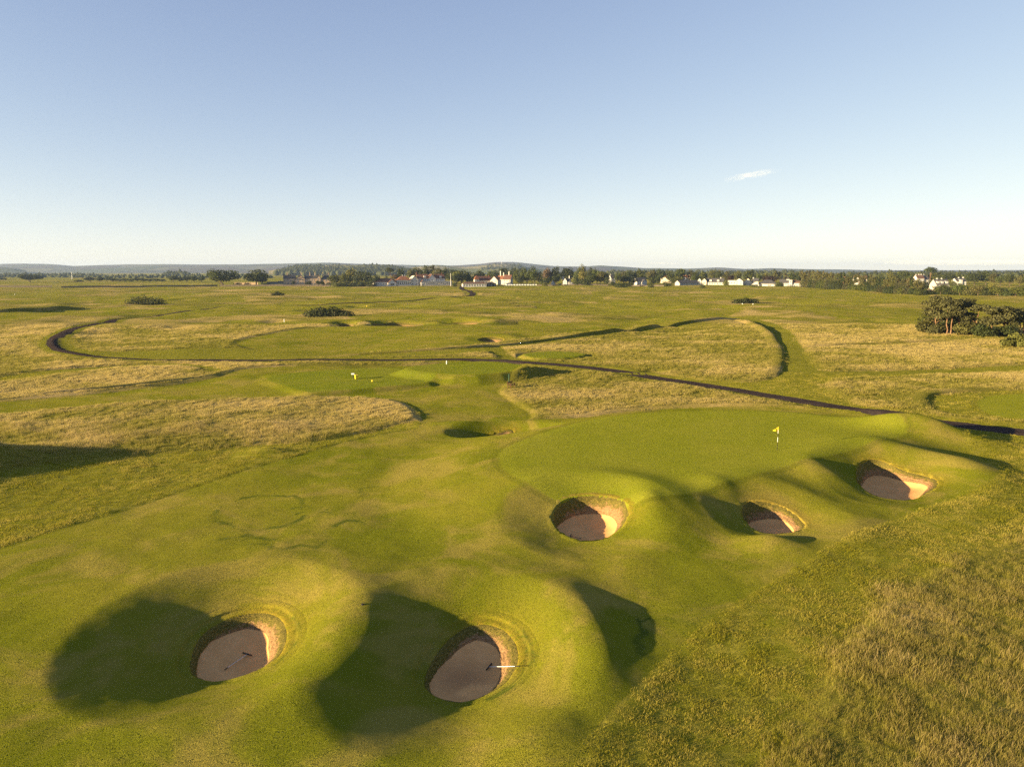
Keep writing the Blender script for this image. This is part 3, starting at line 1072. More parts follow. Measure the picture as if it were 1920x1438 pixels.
LONG = blade_material('long_grass', (0.22, 0.215, 0.024), (0.40, 0.33, 0.085), (0.64, 0.50, 0.22))
SHORTB = blade_material('semi_rough_grass', (0.21, 0.215, 0.012), (0.36, 0.32, 0.03), (0.60, 0.48, 0.13))
long_protos = [tuft_mesh('grass_tuft', 100 + i, 42, 0.27, 0.30, 0.010, LONG) for i in range(5)]
def stalk_tuft(name, seed):
    o = tuft_mesh(name, seed, 40, 0.27, 0.30, 0.010, LONG)
    st = tuft_mesh(name, seed + 50, 8, 0.46, 0.45, 0.010, SEED, 0.5)
    me = o.data
    me.materials.append(SEED)
    bm = bmesh.new(); bm.from_mesh(me)
    k = len(bm.faces)
    bm.from_mesh(st.data)
    bm.faces.ensure_lookup_table()
    for f in bm.faces[k:]:
        f.material_index = 1
    bm.to_mesh(me); bm.free()
    bpy.data.objects.remove(st)
    return o


SEED = blade_material('seed_stalks', (0.30, 0.24, 0.07), (0.44, 0.33, 0.13), (0.62, 0.45, 0.24))
long_protos += [stalk_tuft('grass_tuft', 140 + i) for i in range(3)]
semi_protos = [tuft_mesh('grass_tuft', 200 + i, 34, 0.10, 0.30, 0.011, SHORTB, 1.0) for i in range(4)]
mid_protos = [tuft_mesh('grass_tuft', 300 + i, 40, 0.24, 0.42, 0.024, LONG) for i in range(4)]


def in_long(x, y, zz):
    return (zz[1] + 0.9 * fbm(x, y, 3.0, 2, 85) < rng.uniform(-1.5, 0.5, len(x))) & (zz[3] < -1.2) & (zz[0] < -1.3) & (rng.uniform(size=len(x)) < 0.35 + 0.8 * np.clip(dryness(x, y) + 0.25, 0, 1))


def in_semi(x, y, zz):
    return (zz[1] > -0.6) & (zz[0] < -0.08) & (zz[3] < -0.3)


if QUICK != '1':
    P, SC = scatter_bands([(19, 38, 22, 1.0), (38, 60, 14, 1.0), (60, 80, 9, 1.1)], in_long)
    T = dryness(P[:, 0], P[:, 1]) + rng.normal(0, 0.16, len(P))
    scatter('rough_grass', P, SC * (0.75 + 0.5 * np.clip(dryness(P[:, 0], P[:, 1]), 0, 1)), T, long_protos, 'tall dry seeding grass of the near rough')
    n1 = len(P)
    P, SC = scatter_bands([(80, 110, 5.5, .9), (110, 150, 3.6, 1.0), (150, 230, 1.3, 1.2)], in_long)
    T = dryness(P[:, 0], P[:, 1]) + rng.normal(0, 0.16, len(P))
    scatter('rough_grass', P, SC, T, mid_protos, 'tall dry seeding grass of the farther rough')
    n2 = len(P)
    P, SC = scatter_bands([(19, 45, 13, 1.0), (45, 70, 8, 1.1), (70, 120, 2.5, 1.3)], in_semi)
    T = 0.47 + 0.4 * fbm(P[:, 0], P[:, 1], 3.0, 3, 81) + rng.normal(0, 0.13, len(P)) + 0.32 * vnoise((-.59 * P[:, 0] + .8 * P[:, 1]) / .7, (.8 * P[:, 0] + .59 * P[:, 1]) / 11, 83)
    scatter('semi_rough_grass', P, SC, T, semi_protos, 'short shaggy green grass of the cut rough')
    print('tufts', n1, n2, len(P))


# ------------------------------------------------------------------ distance: fields, hills, woods
def zat(py, Y):
    """height seen at photo row py at the distance Y along the view"""
    v = (719.0 - py) / 1331.0
    dy = math.cos(PITCH) + v * math.sin(PITCH)
    dz = -math.sin(PITCH) + v * math.cos(PITCH)
    return CAM_H + dz / dy * Y


def land_material(name, sx, sy, cols, wood, wood_amt, seed=0.0):
    t = NT(name)
    mp = t.n('ShaderNodeMapping')
    t.l(t.pos, mp.inputs[0])
    mp.inputs['Scale'].default_value = (1 / sx, 1 / sy, 0)
    mp.inputs['Location'].default_value = (seed, seed * 1.7, 0)
    vo = t.n('ShaderNodeTexVoronoi')
    vo.inputs['Scale'].default_value = 1.0
    t.l(mp.outputs[0], vo.inputs['Vector'])
    sep = t.n('ShaderNodeSeparateColor')
    t.l(vo.outputs['Color'], sep.inputs[0])
    cr = t.n('ShaderNodeValToRGB')
    cr.color_ramp.interpolation = 'CONSTANT'
    el = cr.color_ramp.elements
    while len(el) < len(cols):
        el.new(0.5)
    for i, c in enumerate(cols):
        el[i].position = i / len(cols)
        el[i].color = (*c, 1)
    t.l(sep.outputs[0], cr.inputs[0])
    n = t.noise(1 / 45.0, 3, 0.6)
    c = t.mix(t.math('MULTIPLY', t.ramp(n, 0.35, 0.7), 0.3), cr.outputs[0], (0.10, 0.10, 0.03))
    vd = t.n('ShaderNodeTexVoronoi', feature='DISTANCE_TO_EDGE')
    vd.inputs['Scale'].default_value = 1.0
    t.l(mp.outputs[0], vd.inputs['Vector'])
    hedge = t.math('MULTIPLY', t.math('SUBTRACT', 1.0, t.ramp(vd.outputs[0], 0.012, 0.03)), t.ramp(t.noise(1 / 160.0, 2, 0.5), 0.42, 0.5))
    c = t.mix(hedge, c, wood)
    wn = t.noise(1.0, 4, 0.6, vec=mp.outputs[0], dist=0.4)
    c = t.mix(t.ramp(wn, 1 - wood_amt - 0.02, 1 - wood_amt + 0.02), c, t.mix(t.noise(1 / 14.0, 3, 0.7), wood, tuple(v * 1.9 for v in wood)))
    return t.surf(c, 0.95, 0.05, t.rough_normal(0.35, 0.45))


FIELDS = land_material('farm_fields', 320, 520, [(0.13, 0.14, 0.035), (0.25, 0.21, 0.10), (0.15, 0.16, 0.035), (0.30, 0.26, 0.14), (0.10, 0.12, 0.04), (0.20, 0.19, 0.07)], (0.03, 0.04, 0.016), 0.30, 3.0)
HILLM = land_material('hill_land', 520, 900, [(0.09, 0.10, 0.045), (0.14, 0.13, 0.08), (0.09, 0.075, 0.06), (0.10, 0.11, 0.045), (0.10, 0.075, 0.065), (0.16, 0.15, 0.085)], (0.03, 0.038, 0.022), 0.33, 9.0)


def hill(name, ridge, D, mat, label, base=0.62, rough=6.0, end_down=True):
    xs = np.array([p[0] for p in ridge], dtype=float)
    ysr = np.array([p[1] for p in ridge], dtype=float)
    px = np.arange(xs[0], xs[-1] + 1, 6.0)
    py = np.interp(px, xs, ysr)
    k = np.array([1, 2, 3, 2, 1.0]); k /= k.sum()
    py = np.convolve(np.pad(py, 2, mode='edge'), k, 'valid')
    n = len(px)
    u = (px - 960) / 1331.0 * 1.0
    rows = []
    zr = np.array([zat(y, D) for y in py])
    for t in np.linspace(0, 1.25, 16):
        Y = D * (base + (1 - base) * min(t, 1) + max(0, t - 1) * 0.6)
        X = u * D * (Y / D) * 1.0125
        prof = (t * t * (3 - 2 * t)) if t <= 1 else 1 - (t - 1) * 3
        z = -2 + (zr + 2) * prof + rough * fbm(X, np.full(n, Y), 420, 3, 5) * (4 * t * (1 - t) if t < 1 else 0)
        rows.append(np.stack([X, np.full(n, Y), z], axis=1))
    V = np.concatenate(rows)
    i = np.arange(n - 1)
    q = np.concatenate([np.stack([a * n + i, a * n + i + 1, (a + 1) * n + i + 1, (a + 1) * n + i], axis=1) for a in range(15)])
    o = grid_mesh(name, V, q, {}, mat)
    tag(o, label, None, None, 'structure')
    return o


hill('hills', [(-900, 503), (-500, 499), (-200, 500), (-60, 497), (0, 496), (60, 494.5), (110, 495), (158, 499.5), (200, 497.5), (260, 496), (330, 495.5), (400, 496.5), (470, 496.5), (560, 494.5), (620, 492.5),
               (680, 495), (760, 497), (840, 499), (900, 496), (930, 492), (965, 491.5), (1000, 495.5), (1040, 499.5), (1090, 500), (1120, 498), (1160, 500), (1200, 503), (1280, 504), (1340, 501.5),
               (1385, 505), (1430, 503.5), (1480, 504.5), (1560, 506), (1650, 507), (1800, 507), (2300, 506), (2900, 507)], 9000, HILLM, 'long blue hazy hills along the horizon', 0.55, 10)
hill('hills', [(-120, 506), (-40, 501), (15, 499.5), (50, 503), (75, 508)], 5200, HILLM, 'low dark hill at the far left horizon', 0.7, 4)
hill('hills', [(515, 509), (530, 505), (560, 501), (600, 498.5), (640, 496.5), (700, 497.5), (760, 501), (790, 506), (800, 509)], 3600, FIELDS, 'wooded ridge behind the stone mansion', 0.75, 3)
hill('hills', [(750, 508), (790, 500), (820, 496.5), (845, 498.5), (870, 501), (900, 499), (930, 495.5), (955, 496), (975, 499), (1000, 503), (1030, 508)], 5000, FIELDS, 'pair of low patchwork hills behind the clubhouse', 0.75, 3)


def blob_mesh(name, C_, R_, mat, seed=1, label=None):
    """tree heads of a far wood joined in one mesh"""
    bm = bmesh.new()
    bmesh.ops.create_icosphere(bm, subdivisions=1, radius=1.0)
    bv = np.array([v.co[:] for v in bm.verts]); bf = np.array([[v.index for v in f.verts] for f in bm.faces])
    bm.free()
    r = np.random.default_rng(seed)
    n = len(C_)
    jit = 1 + 0.25 * r.normal(size=(n, len(bv), 1))
    V = (bv[None] * jit * np.stack([R_, R_, R_ * 1.25], axis=1)[:, None, :] + C_[:, None, :]).reshape(-1, 3)
    F = (bf[None] + (np.arange(n) * len(bv))[:, None, None]).reshape(-1, 3)
    me = bpy.data.meshes.new(name)
    me.vertices.add(len(V)); me.vertices.foreach_set('co', V.astype(np.float32).ravel())
    me.loops.add(len(F) * 3); me.loops.foreach_set('vertex_index', F.astype(np.int32).ravel())
    me.polygons.add(len(F)); me.polygons.foreach_set('loop_start', np.arange(0, len(F) * 3, 3, dtype=np.int32))
    me.update(calc_edges=True)
    me.materials.append(mat)
    o = bpy.data.objects.new(name, me)
    C.objects.link(o)
    tag(o, label, None, None, 'stuff')
    return o


def far_wood_material():
    t = NT('far_wood')
    c = t.mix(t.noise(1 / 12.0, 3, 0.7), (0.028, 0.036, 0.014), (0.07, 0.075, 0.026))
    return t.surf(c, 0.95, 0.05)


WOODM = far_wood_material()


def wood_on(px0, px1, py0, py1, D0, D1, n, r0, r1, seed, label):
    """heads of trees standing between two distances, their tops between two rows of the photograph"""
    r = np.random.default_rng(seed)
    px = r.uniform(px0, px1, n); f = r.uniform(0, 1, n)
    D = D0 + (D1 - D0) * f
    e = np.minimum(1, np.minimum(px - px0, px1 - px) / (0.18 * (px1 - px0)) + 0.1)
    top = py1 + (py0 - py1) * f * e
    X = (px - 960) / 1331.0 * D * 1.0125
    z = np.array([zat(a, b) for a, b in zip(top, D)])
    R = r.uniform(r0, r1, n)
    return blob_mesh('distant_wood', np.stack([X, D, z - R], axis=1), R, WOODM, seed, label)


wood_on(528, 780, 496.5, 509, 2700, 3600, 1600, 8, 13, 2, 'dark conifer wood covering the ridge behind the mansion')
wood_on(905, 985, 495.5, 503, 4300, 5000, 350, 9, 14, 3, 'dark wood on the top of the hill behind the white house')
wood_on(-20, 210, 513, 518, 1900, 2600, 420, 6, 10, 4, 'long thin wood at the far left below the hills')
wood_on(322, 370, 509, 514, 2300, 2600, 160, 7, 10, 5, 'small square plantation before the left hills')
wood_on(200, 520, 513.5, 517.5, 1700, 2400, 170, 4, 7, 6, 'scattered hedgerow trees in the left valley')
wood_on(1560, 2050, 508.5, 514, 1500, 2600, 500, 6, 10, 7, 'low dark woodland behind the village at right')
wood_on(1000, 1560, 506, 515, 1500, 2800, 520, 5, 10, 8, 'hazy woodland behind the village in the middle')

# ------------------------------------------------------------------ materials of things
def wall_mat(name, col, var=0.08):
    t = NT(name)
    c = t.mix(t.ramp(t.noise(0.6, 4, 0.65), 0.3, 0.75), tuple(v * (1 - var) for v in col), tuple(v * (1 + var) for v in col))
    return t.surf(c, 0.85, 0.2)


M = dict(
    white=wall_mat('white_render', (0.50, 0.488, 0.462)), cream=wall_mat('cream_render', (0.66, 0.58, 0.45)), grey=wall_mat('grey_render', (0.38, 0.37, 0.35)),
    stone=wall_mat('sandstone', (0.42, 0.31, 0.21), 0.25), red=wall_mat('red_tile', (0.14, 0.068, 0.048), 0.25), orange=wall_mat('orange_pantile', (0.23, 0.10, 0.055), 0.22),
    slate=wall_mat('slate_roof', (0.075, 0.072, 0.075), 0.2), dark=wall_mat('dark_timber', (0.035, 0.030, 0.026), 0.2), brown=wall_mat('brown_tile', (0.13, 0.075, 0.052), 0.2),
    bark=wall_mat('bark', (0.10, 0.075, 0.05), 0.3), pine_bark=wall_mat('pine_bark', (0.22, 0.13, 0.075), 0.3), wood=wall_mat('bench_wood', (0.12, 0.06, 0.035), 0.2),
    black=simple('black_rubber', (0.015, 0.015, 0.016), 0.6), steel=simple('painted_steel', (0.62, 0.63, 0.64), 0.45, 0.4, 0.05), flag=simple('yellow_cloth', (0.80, 0.60, 0.03), 0.8, 0.2, 0.05),
    yellow=simple('yellow_plastic', (0.75, 0.55, 0.03), 0.5, 0.4, 0.05), paint=simple('white_paint', (0.80, 0.80, 0.78), 0.5, 0.4, 0.04), green=simple('green_paint', (0.02, 0.06, 0.04), 0.5),
    wallstone=wall_mat('dry_stone', (0.11, 0.09, 0.07), 0.35))


def glass_mat():
    t = NT('window_glass')
    return t.surf((0.03, 0.035, 0.04), 0.1, 0.5)


M['glass'] = glass_mat()


class MB:
    """collects simple solids into one mesh"""
    def __init__(self):
        self.v = []; self.f = []

    def box(self, x0, x1, y0, y1, z0, z1):
        k = len(self.v)
        self.v += [(x0, y0, z0), (x1, y0, z0), (x1, y1, z0), (x0, y1, z0), (x0, y0, z1), (x1, y0, z1), (x1, y1, z1), (x0, y1, z1)]
        self.f += [(k, k + 3, k + 2, k + 1), (k + 4, k + 5, k + 6, k + 7), (k, k + 1, k + 5, k + 4), (k + 1, k + 2, k + 6, k + 5), (k + 2, k + 3, k + 7, k + 6), (k + 3, k, k + 4, k + 7)]
        return self

    def poly(self, pts, faces):
        k = len(self.v)
        self.v += [tuple(p) for p in pts]
        self.f += [tuple(i + k for i in f) for f in faces]
        return self

    def tube(self, p0, p1, r0, r1=None, n=8):
        r1 = r0 if r1 is None else r1
        p0 = Vector(p0); p1 = Vector(p1)
        q = (p1 - p0).to_track_quat('Z', 'Y')
        k = len(self.v)
        for p, r in ((p0, r0), (p1, r1)):
            for i in range(n):
                a = 2 * math.pi * i / n
                self.v.append(tuple(p + q @ Vector((math.cos(a) * r, math.sin(a) * r, 0))))
        for i in range(n):
            j = (i + 1) % n
            self.f.append((k + i, k + j, k + n + j, k + n + i))
        self.f.append(tuple(k + n - 1 - i for i in range(n)))
        self.f.append(tuple(k + n + i for i in range(n)))
        return self

    def make(self, name, mat, parent=None, smooth=False):
        return mesh_obj(name, self.v, self.f, mat, parent, smooth)


# ------------------------------------------------------------------ buildings
def gable_roof(x0, x1, y0, y1, ze, zr, axis, t=0.28, over=0.35):
    """a pitched roof with thickness and overhang; axis is the way the ridge runs"""
    mb = MB()
    if axis == 'y':
        x0, x1, y0, y1 = y0, y1, x0, x1
    x0 -= over; x1 += over
    ym = (y0 + y1) / 2
    sl = (zr - ze) / (ym - y0)
    ya, yb = y0 - over, y1 + over
    za = ze - over * sl
    P = [(x0, ya, za), (x0, ym, zr), (x0, yb, za), (x0, yb, za + t), (x0, ym, zr + t), (x0, ya, za + t)]
    P += [(x1, p[1], p[2]) for p in P]
    F = [(0, 1, 4, 5), (1, 2, 3, 4), (6, 11, 10, 7), (7, 10, 9, 8), (0, 5, 11, 6), (5, 4, 10, 11), (4, 3, 9, 10), (3, 2, 8, 9), (0, 6, 7, 1), (1, 7, 8, 2)]
    if axis == 'y':
        P = [(p[1], p[0], p[2]) for p in P]
        F = [f[::-1] for f in F]
    return mb.poly(P, F)


def hip_roof(x0, x1, y0, y1, ze, zr, over=0.4):
    x0 -= over; x1 += over; y0 -= over; y1 += over
    ym = (y0 + y1) / 2
    ins = min((y1 - y0) / 2, (x1 - x0) / 2 * 0.98)
    P = [(x0, y0, ze), (x1, y0, ze), (x1, y1, ze), (x0, y1, ze), (x0 + ins, ym, zr), (x1 - ins, ym, zr), (x0, y0, ze - .2), (x1, y0, ze - .2), (x1, y1, ze - .2), (x0, y1, ze - .2)]
    F = [(0, 1, 5, 4), (1, 2, 5), (2, 3, 4, 5), (3, 0, 4), (6, 7, 1, 0), (7, 8, 2, 1), (8, 9, 3, 2), (9, 6, 0, 3), (6, 9, 8, 7)]
    return MB().poly(P, F)


def house(name, label, cat, px0, px1, yb, blocks, rz=0.0, group=None):
    """blocks: photo columns and rows of each wing: dict(x=(a,b), e=eaves row, r=ridge row, t=type, d=depth, w=wall, f=roof, y=set back, win=(columns, rows), ch=[(column, top row)], dm=[columns], door=column)"""
    X0, Y0 = at((px0 + px1) / 2, yb)
    s = (at((px0 + px1) / 2 + 1, yb)[0] - at((px0 + px1) / 2, yb)[0]) / math.cos(rz)
    root = empty(name, (X0, Y0, gz(X0, Y0) - 0.2), rz)
    tag(root, label, cat, group)
    pm = (px0 + px1) / 2

    def lx(px):
        return (px - pm) * s
    for ib, b in enumerate(blocks):
        x0, x1 = lx(b['x'][0]), lx(b['x'][1])
        ze, zr = zat(b['e'], Y0), zat(b['r'], Y0)
        d = b.get('d', 8.0); y0 = b.get('y', 0.0) + 0.013 * ib; y1 = y0 + d
        t = b.get('t', 'x')
        wm, rm = M[b.get('w', 'white')], M[b.get('f', 'slate')]
        wl = MB().box(x0, x1, y0, y1, -0.5, ze)
        if t == 'x':
            for xx, sgn in ((x0, 1), (x1, -1)):
                wl.poly([(xx, y0, ze), (xx, y1, ze), (xx, (y0 + y1) / 2, zr), (xx + sgn * .25, y0, ze), (xx + sgn * .25, y1, ze), (xx + sgn * .25, (y0 + y1) / 2, zr)], [(0, 2, 1), (3, 4, 5), (0, 3, 5, 2), (1, 2, 5, 4)])
        if t == 'y':
            for yy, sgn in ((y0, 1), (y1, -1)):
                wl.poly([(x0, yy, ze), (x1, yy, ze), ((x0 + x1) / 2, yy, zr), (x0, yy + sgn * .25, ze), (x1, yy + sgn * .25, ze), ((x0 + x1) / 2, yy + sgn * .25, zr)], [(0, 1, 2), (3, 5, 4), (0, 2, 5, 3), (1, 4, 5, 2)])
        wall = wl.make('wall', wm, root)
        if t in ('x', 'y'):
            roof = gable_roof(x0, x1, y0, y1, ze, zr, t).make('roof', rm, root)
        elif t == 'hip':
            roof = hip_roof(x0, x1, y0, y1, ze, zr).make('roof', rm, root)
        else:
            roof = MB().box(x0 - .3, x1 + .3, y0 - .3, y1 + .3, ze + .01, ze + .35).make('roof', rm, root)
        for (cx, cy) in b.get('ch', []):
            c = lx(cx); zt = zat(cy, Y0)
            ym = (y0 + y1) / 2
            MB().box(c - .55, c + .55, ym - .5, ym + .5, ze, zt).box(c - .68, c + .68, ym - .63, ym + .63, zt - .35, zt - .12).tube((c - .22, ym, zt), (c - .22, ym, zt + .55), .15, .13, 6).tube((c + .22, ym, zt), (c + .22, ym, zt + .55), .15, .13, 6).make('chimney', M[b.get('cm', 'white')], roof)
        for dx in b.get('dm', []):
            c = lx(dx); zz0 = ze + (zr - ze) * .15; zz1 = ze + (zr - ze) * .62
            dmr = MB().box(c - 1.3, c + 1.3, y0 + .6, (y0 + y1) / 2, zz0, zz1).make('dormer', M['white'], roof)
        ncol, nrow = b.get('win', (0, 0))
        if ncol:
            W = x1 - x0
            hh = ze / nrow
            for r in range(nrow):
                for k in range(ncol):
                    c = x0 + W * (k + .5) / ncol
                    ww = min(W / ncol * .62, b.get('ww', 1.5)); wh = min(hh * .6, b.get('wh', 1.7))
                    zc = hh * (r + .52)
                    fr = MB()
                    for q in ((c - ww / 2, c - ww / 2 + .1, zc - wh / 2, zc + wh / 2), (c + ww / 2 - .1, c + ww / 2, zc - wh / 2, zc + wh / 2), (c - ww / 2 + .1, c + ww / 2 - .1, zc - wh / 2, zc - wh / 2 + .1),
                              (c - ww / 2 + .1, c + ww / 2 - .1, zc + wh / 2 - .1, zc + wh / 2), (c - .05, c + .05, zc - wh / 2 + .1, zc + wh / 2 - .1)):
                        fr.box(q[0], q[1], y0 - .09, y0 - .004, q[2], q[3])
                    w_ = fr.make('window', M['paint'], root)
                    MB().box(c - ww / 2 + .02, c + ww / 2 - .02, y0 - .05, y0 - .008, zc - wh / 2 + .02, zc + wh / 2 - .02).make('pane', M['glass'], w_)
            # windows of the side wall that faces left
            if b.get('side'):
                for r in range(nrow):
                    zc = hh * (r + .52)
                    w_ = MB().box(x0 - .09, x0 - .004, (y0 + y1) / 2 - .7, (y0 + y1) / 2 + .7, zc - .8, zc + .8).make('window', M['paint'], root)
                    MB().box(x0 - .12, x0 - .091, (y0 + y1) / 2 - .6, (y0 + y1) / 2 + .6, zc - .7, zc + .7).make('pane', M['glass'], w_)
        if 'door' in b:
            c = lx(b['door'])
            MB().box(c - .6, c + .6, y0 - .07, y0 - .003, 0, 2.3).make('door', M['dark'], root)
    return root


def village():
    R = math.radians
    house('mansion', 'long stone mansion with many chimneys and dark slate roofs', 'mansion', 535, 619, 536, [
        dict(x=(535, 556), e=522, r=516, t='x', d=10, w='stone', f='slate', win=(4, 2), ch=[(541.5, 511.5)], cm='stone'),
        dict(x=(556, 572), e=522.5, r=515.5, t='y', d=13, w='stone', f='slate', win=(2, 3), ch=[(566, 511.5)], cm='stone', y=-0.8),
        dict(x=(572, 592), e=522, r=517, t='x', d=10, w='stone', f='slate', win=(4, 2), ch=[(581, 511.5), (590, 511)], cm='stone'),
        dict(x=(592, 600), e=521, r=514.5, t='y', d=12, w='stone', f='slate', win=(1, 3), y=-0.6),
        dict(x=(600, 619), e=524, r=514, t='hip', d=14, w='stone', f='slate', win=(3, 2), ch=[(604, 511.5), (614, 511.8)], cm='stone', door=606)], R(13))
    house('outbuilding', 'low white outbuilding left of the stone mansion', 'outbuilding', 503, 534, 536.2, [
        dict(x=(503, 521), e=532, r=529.5, t='x', d=6, w='white', f='slate', win=(4, 1)), dict(x=(522, 534), e=531, r=528.5, t='x', d=6, w='grey', f='slate', win=(2, 1))], R(20))
    house('clubhouse', 'white golf clubhouse with red tiled roofs and glazed verandah', 'clubhouse', 707, 846, 536.6, [
        dict(x=(707, 747), e=529, r=522.5, t='hip', d=11, w='white', f='red', win=(9, 1), y=0.6),
        dict(x=(730, 744), e=530.5, r=524.5, t='y', d=5, w='white', f='red', win=(1, 1), ww=5.0, wh=2.8, y=-3.2),
        dict(x=(746.5, 771), e=525.5, r=518, t='hip', d=12, w='white', f='orange', win=(7, 1), ww=1.7, wh=4.4, y=-1.6, ch=[(758, 516.5), (761.5, 517)]),
        dict(x=(771, 784), e=525, r=518.3, t='y', d=13, w='white', f='cream', win=(2, 2)),
        dict(x=(788, 794.5), e=529.5, r=526, t='y', d=5, w='white', f='red', win=(1, 1), y=-3.4, door=791),
        dict(x=(784, 803), e=523, r=515, t='x', d=12, w='white', f='red', win=(5, 2), ch=[(783.8, 511.5)], dm=[797], y=1.5, cm='red'),
        dict(x=(803, 816), e=523, r=515.2, t='y', d=13, w='white', f='red', win=(3, 2), y=0.6),
        dict(x=(816, 833), e=523, r=515, t='x', d=12, w='white', f='red', win=(5, 2), ch=[(830, 512)], dm=[825.5], y=1.5, cm='red'),
        dict(x=(795, 844), e=528.6, r=528, t='flat', d=5, w='grey', f='white', win=(14, 1), ww=2.0, wh=2.7, y=-3.6)], R(20))
    house('starter_pavilion', 'low white pavilion with brown roof right of the dark track', 'pavilion', 867, 914, 537.8, [
        dict(x=(868, 912), e=531.3, r=528, t='hip', d=8, w='white', f='brown', win=(9, 1), ww=2.0, wh=2.2)], R(12))
    house('timber_shed', 'dark timber shed with arched roof beside the white pavilion', 'shed', 913, 931, 537.4, [
        dict(x=(913.5, 930), e=531.5, r=528.2, t='hip', d=9, w='dark', f='dark', win=(3, 1))], R(10))
    house('turret_house', 'red roofed house with a small white pointed turret', 'house', 889, 922, 534.2, [
        dict(x=(890, 898), e=524, r=516.8, t='hip', d=4.5, w='white', f='orange', win=(1, 2), y=-1), dict(x=(898, 921), e=526, r=518.5, t='x', d=10, w='cream', f='red', win=(4, 1), ch=[(919, 516.8)], cm='orange')], R(20))
    house('white_house', 'big white house with orange pantiles and tall chimneys', 'house', 919, 957, 534.4, [
        dict(x=(919, 933), e=526, r=518.5, t='y', d=14, w='white', f='orange', win=(2, 2)), dict(x=(931, 944), e=524, r=517.5, t='x', d=10, w='white', f='orange', win=(3, 2), ch=[(935, 508.8), (941, 511.8)], y=3),
        dict(x=(943, 956.5), e=524, r=516, t='x', d=11, w='white', f='red', win=(3, 2), ch=[(951.5, 509.5)], y=1.5)], R(-16))
    house('cottage', 'white cottage with slate roof and two chimneys before dark trees', 'cottage', 1050, 1074, 535, [
        dict(x=(1055, 1063), e=528, r=521.5, t='y', d=10, w='white', f='slate', win=(1, 2), ch=[(1054.5, 519)]), dict(x=(1062.8, 1068), e=529, r=523.2, t='x', d=8, w='white', f='slate', win=(1, 1), ch=[(1065.8, 518)], y=1),
        dict(x=(1067, 1073.6), e=530, r=528, t='flat', d=6, w='white', f='slate', win=(2, 1))], R(-14))
    house('small_house', 'tiny white gabled house half hidden behind the bright bush', 'cottage', 1033, 1040, 534.6, [dict(x=(1033.5, 1038.5), e=530, r=525.5, t='y', d=7, w='white', f='slate', win=(1, 1))], R(-14))
    house('blue_house', 'slate roofed grey house at the right end of the tall tree belt', 'house', 1145, 1155, 532, [dict(x=(1145.5, 1154), e=521, r=515.5, t='x', d=8, w='grey', f='slate', win=(2, 2), ch=[(1147, 514.3)])], R(20))
    house('slate_house', 'shaded white house with a broad dark slate roof among trees', 'house', 1194, 1216, 534, [
        dict(x=(1195, 1215), e=527, r=520.5, t='x', d=9, w='white', f='slate', win=(4, 1), y=2), dict(x=(1204, 1211.5), e=527.5, r=524, t='y', d=6, w='white', f='slate', win=(1, 1), y=-2)], R(24))
    house('red_roof_house', 'pink house with orange roof behind trees right of the slate house', 'house', 1239, 1258, 531, [dict(x=(1239, 1246), e=521, r=517, t='y', d=9, w='cream', f='orange', win=(1, 2)), dict(x=(1246, 1258), e=519.5, r=516.2, t='x', d=9, w='cream', f='orange', win=(3, 1), ch=[(1252, 514.5)])], R(-20))
    house('orange_roof_house', 'white gabled house with bright orange roof and brick chimney', 'house', 1278, 1296, 531, [dict(x=(1281, 1287), e=522, r=518.5, t='y', d=9, w='white', f='orange', win=(1, 1), y=-2), dict(x=(1279, 1294), e=520, r=516.5, t='x', d=9, w='cream', f='orange', win=(3, 1), ch=[(1291, 514.7)], cm='cream')], R(-20))
    house('low_house', 'long low grey house with large windows at the rough edge', 'bungalow', 1271, 1313, 535.8, [dict(x=(1272, 1312), e=531, r=526.5, t='x', d=9, w='grey', f='slate', win=(9, 1), ww=2.2)], R(24))
    house('gabled_house', 'two gabled white house with long slate roof and dormers', 'house', 1309, 1356, 535, [
        dict(x=(1309, 1316), e=527, r=522, t='y', d=12, w='white', f='slate', win=(1, 2)), dict(x=(1317, 1325), e=527, r=522.5, t='y', d=11, w='cream', f='slate', win=(1, 1), y=-1.5), dict(x=(1324, 1355), e=529.5, r=522.5, t='x', d=11, w='white', f='slate', win=(7, 1), dm=[1332, 1345], ch=[(1349, 520.8)])], R(-18))
    house('flat_white_house', 'bright white house with flat wing and pointed gable', 'house', 1366, 1392, 535.2, [
        dict(x=(1366, 1379), e=527, r=526, t='flat', d=9, w='white', f='white', win=(3, 1), side=1), dict(x=(1378, 1391), e=528, r=522.5, t='y', d=11, w='white', f='slate', win=(2, 2))], R(-24))
    house('tall_gable_house', 'tall cream gable house with dark roof running right', 'house', 1391, 1418, 535, [
        dict(x=(1394, 1410), e=530, r=521.3, t='y', d=10, w='cream', f='brown', win=(2, 2)), dict(x=(1409, 1419), e=527, r=521.5, t='x', d=9, w='cream', f='slate', win=(2, 1), ch=[(1410, 520)], y=2)], R(-24))
    house('bungalow', 'wide bungalow with big dark roof and white flat garage', 'bungalow', 1410, 1455, 536.5, [
        dict(x=(1411, 1424), e=533, r=527.5, t='y', d=10, w='white', f='slate', win=(2, 1)), dict(x=(1423, 1454), e=531.5, r=524.5, t='hip', d=13, w='white', f='slate', win=(3, 1), y=3), dict(x=(1432, 1451), e=532.8, r=532, t='flat', d=6, w='white', f='white', win=(1, 1), ww=4, wh=1.7, y=-2.5)], R(-18))
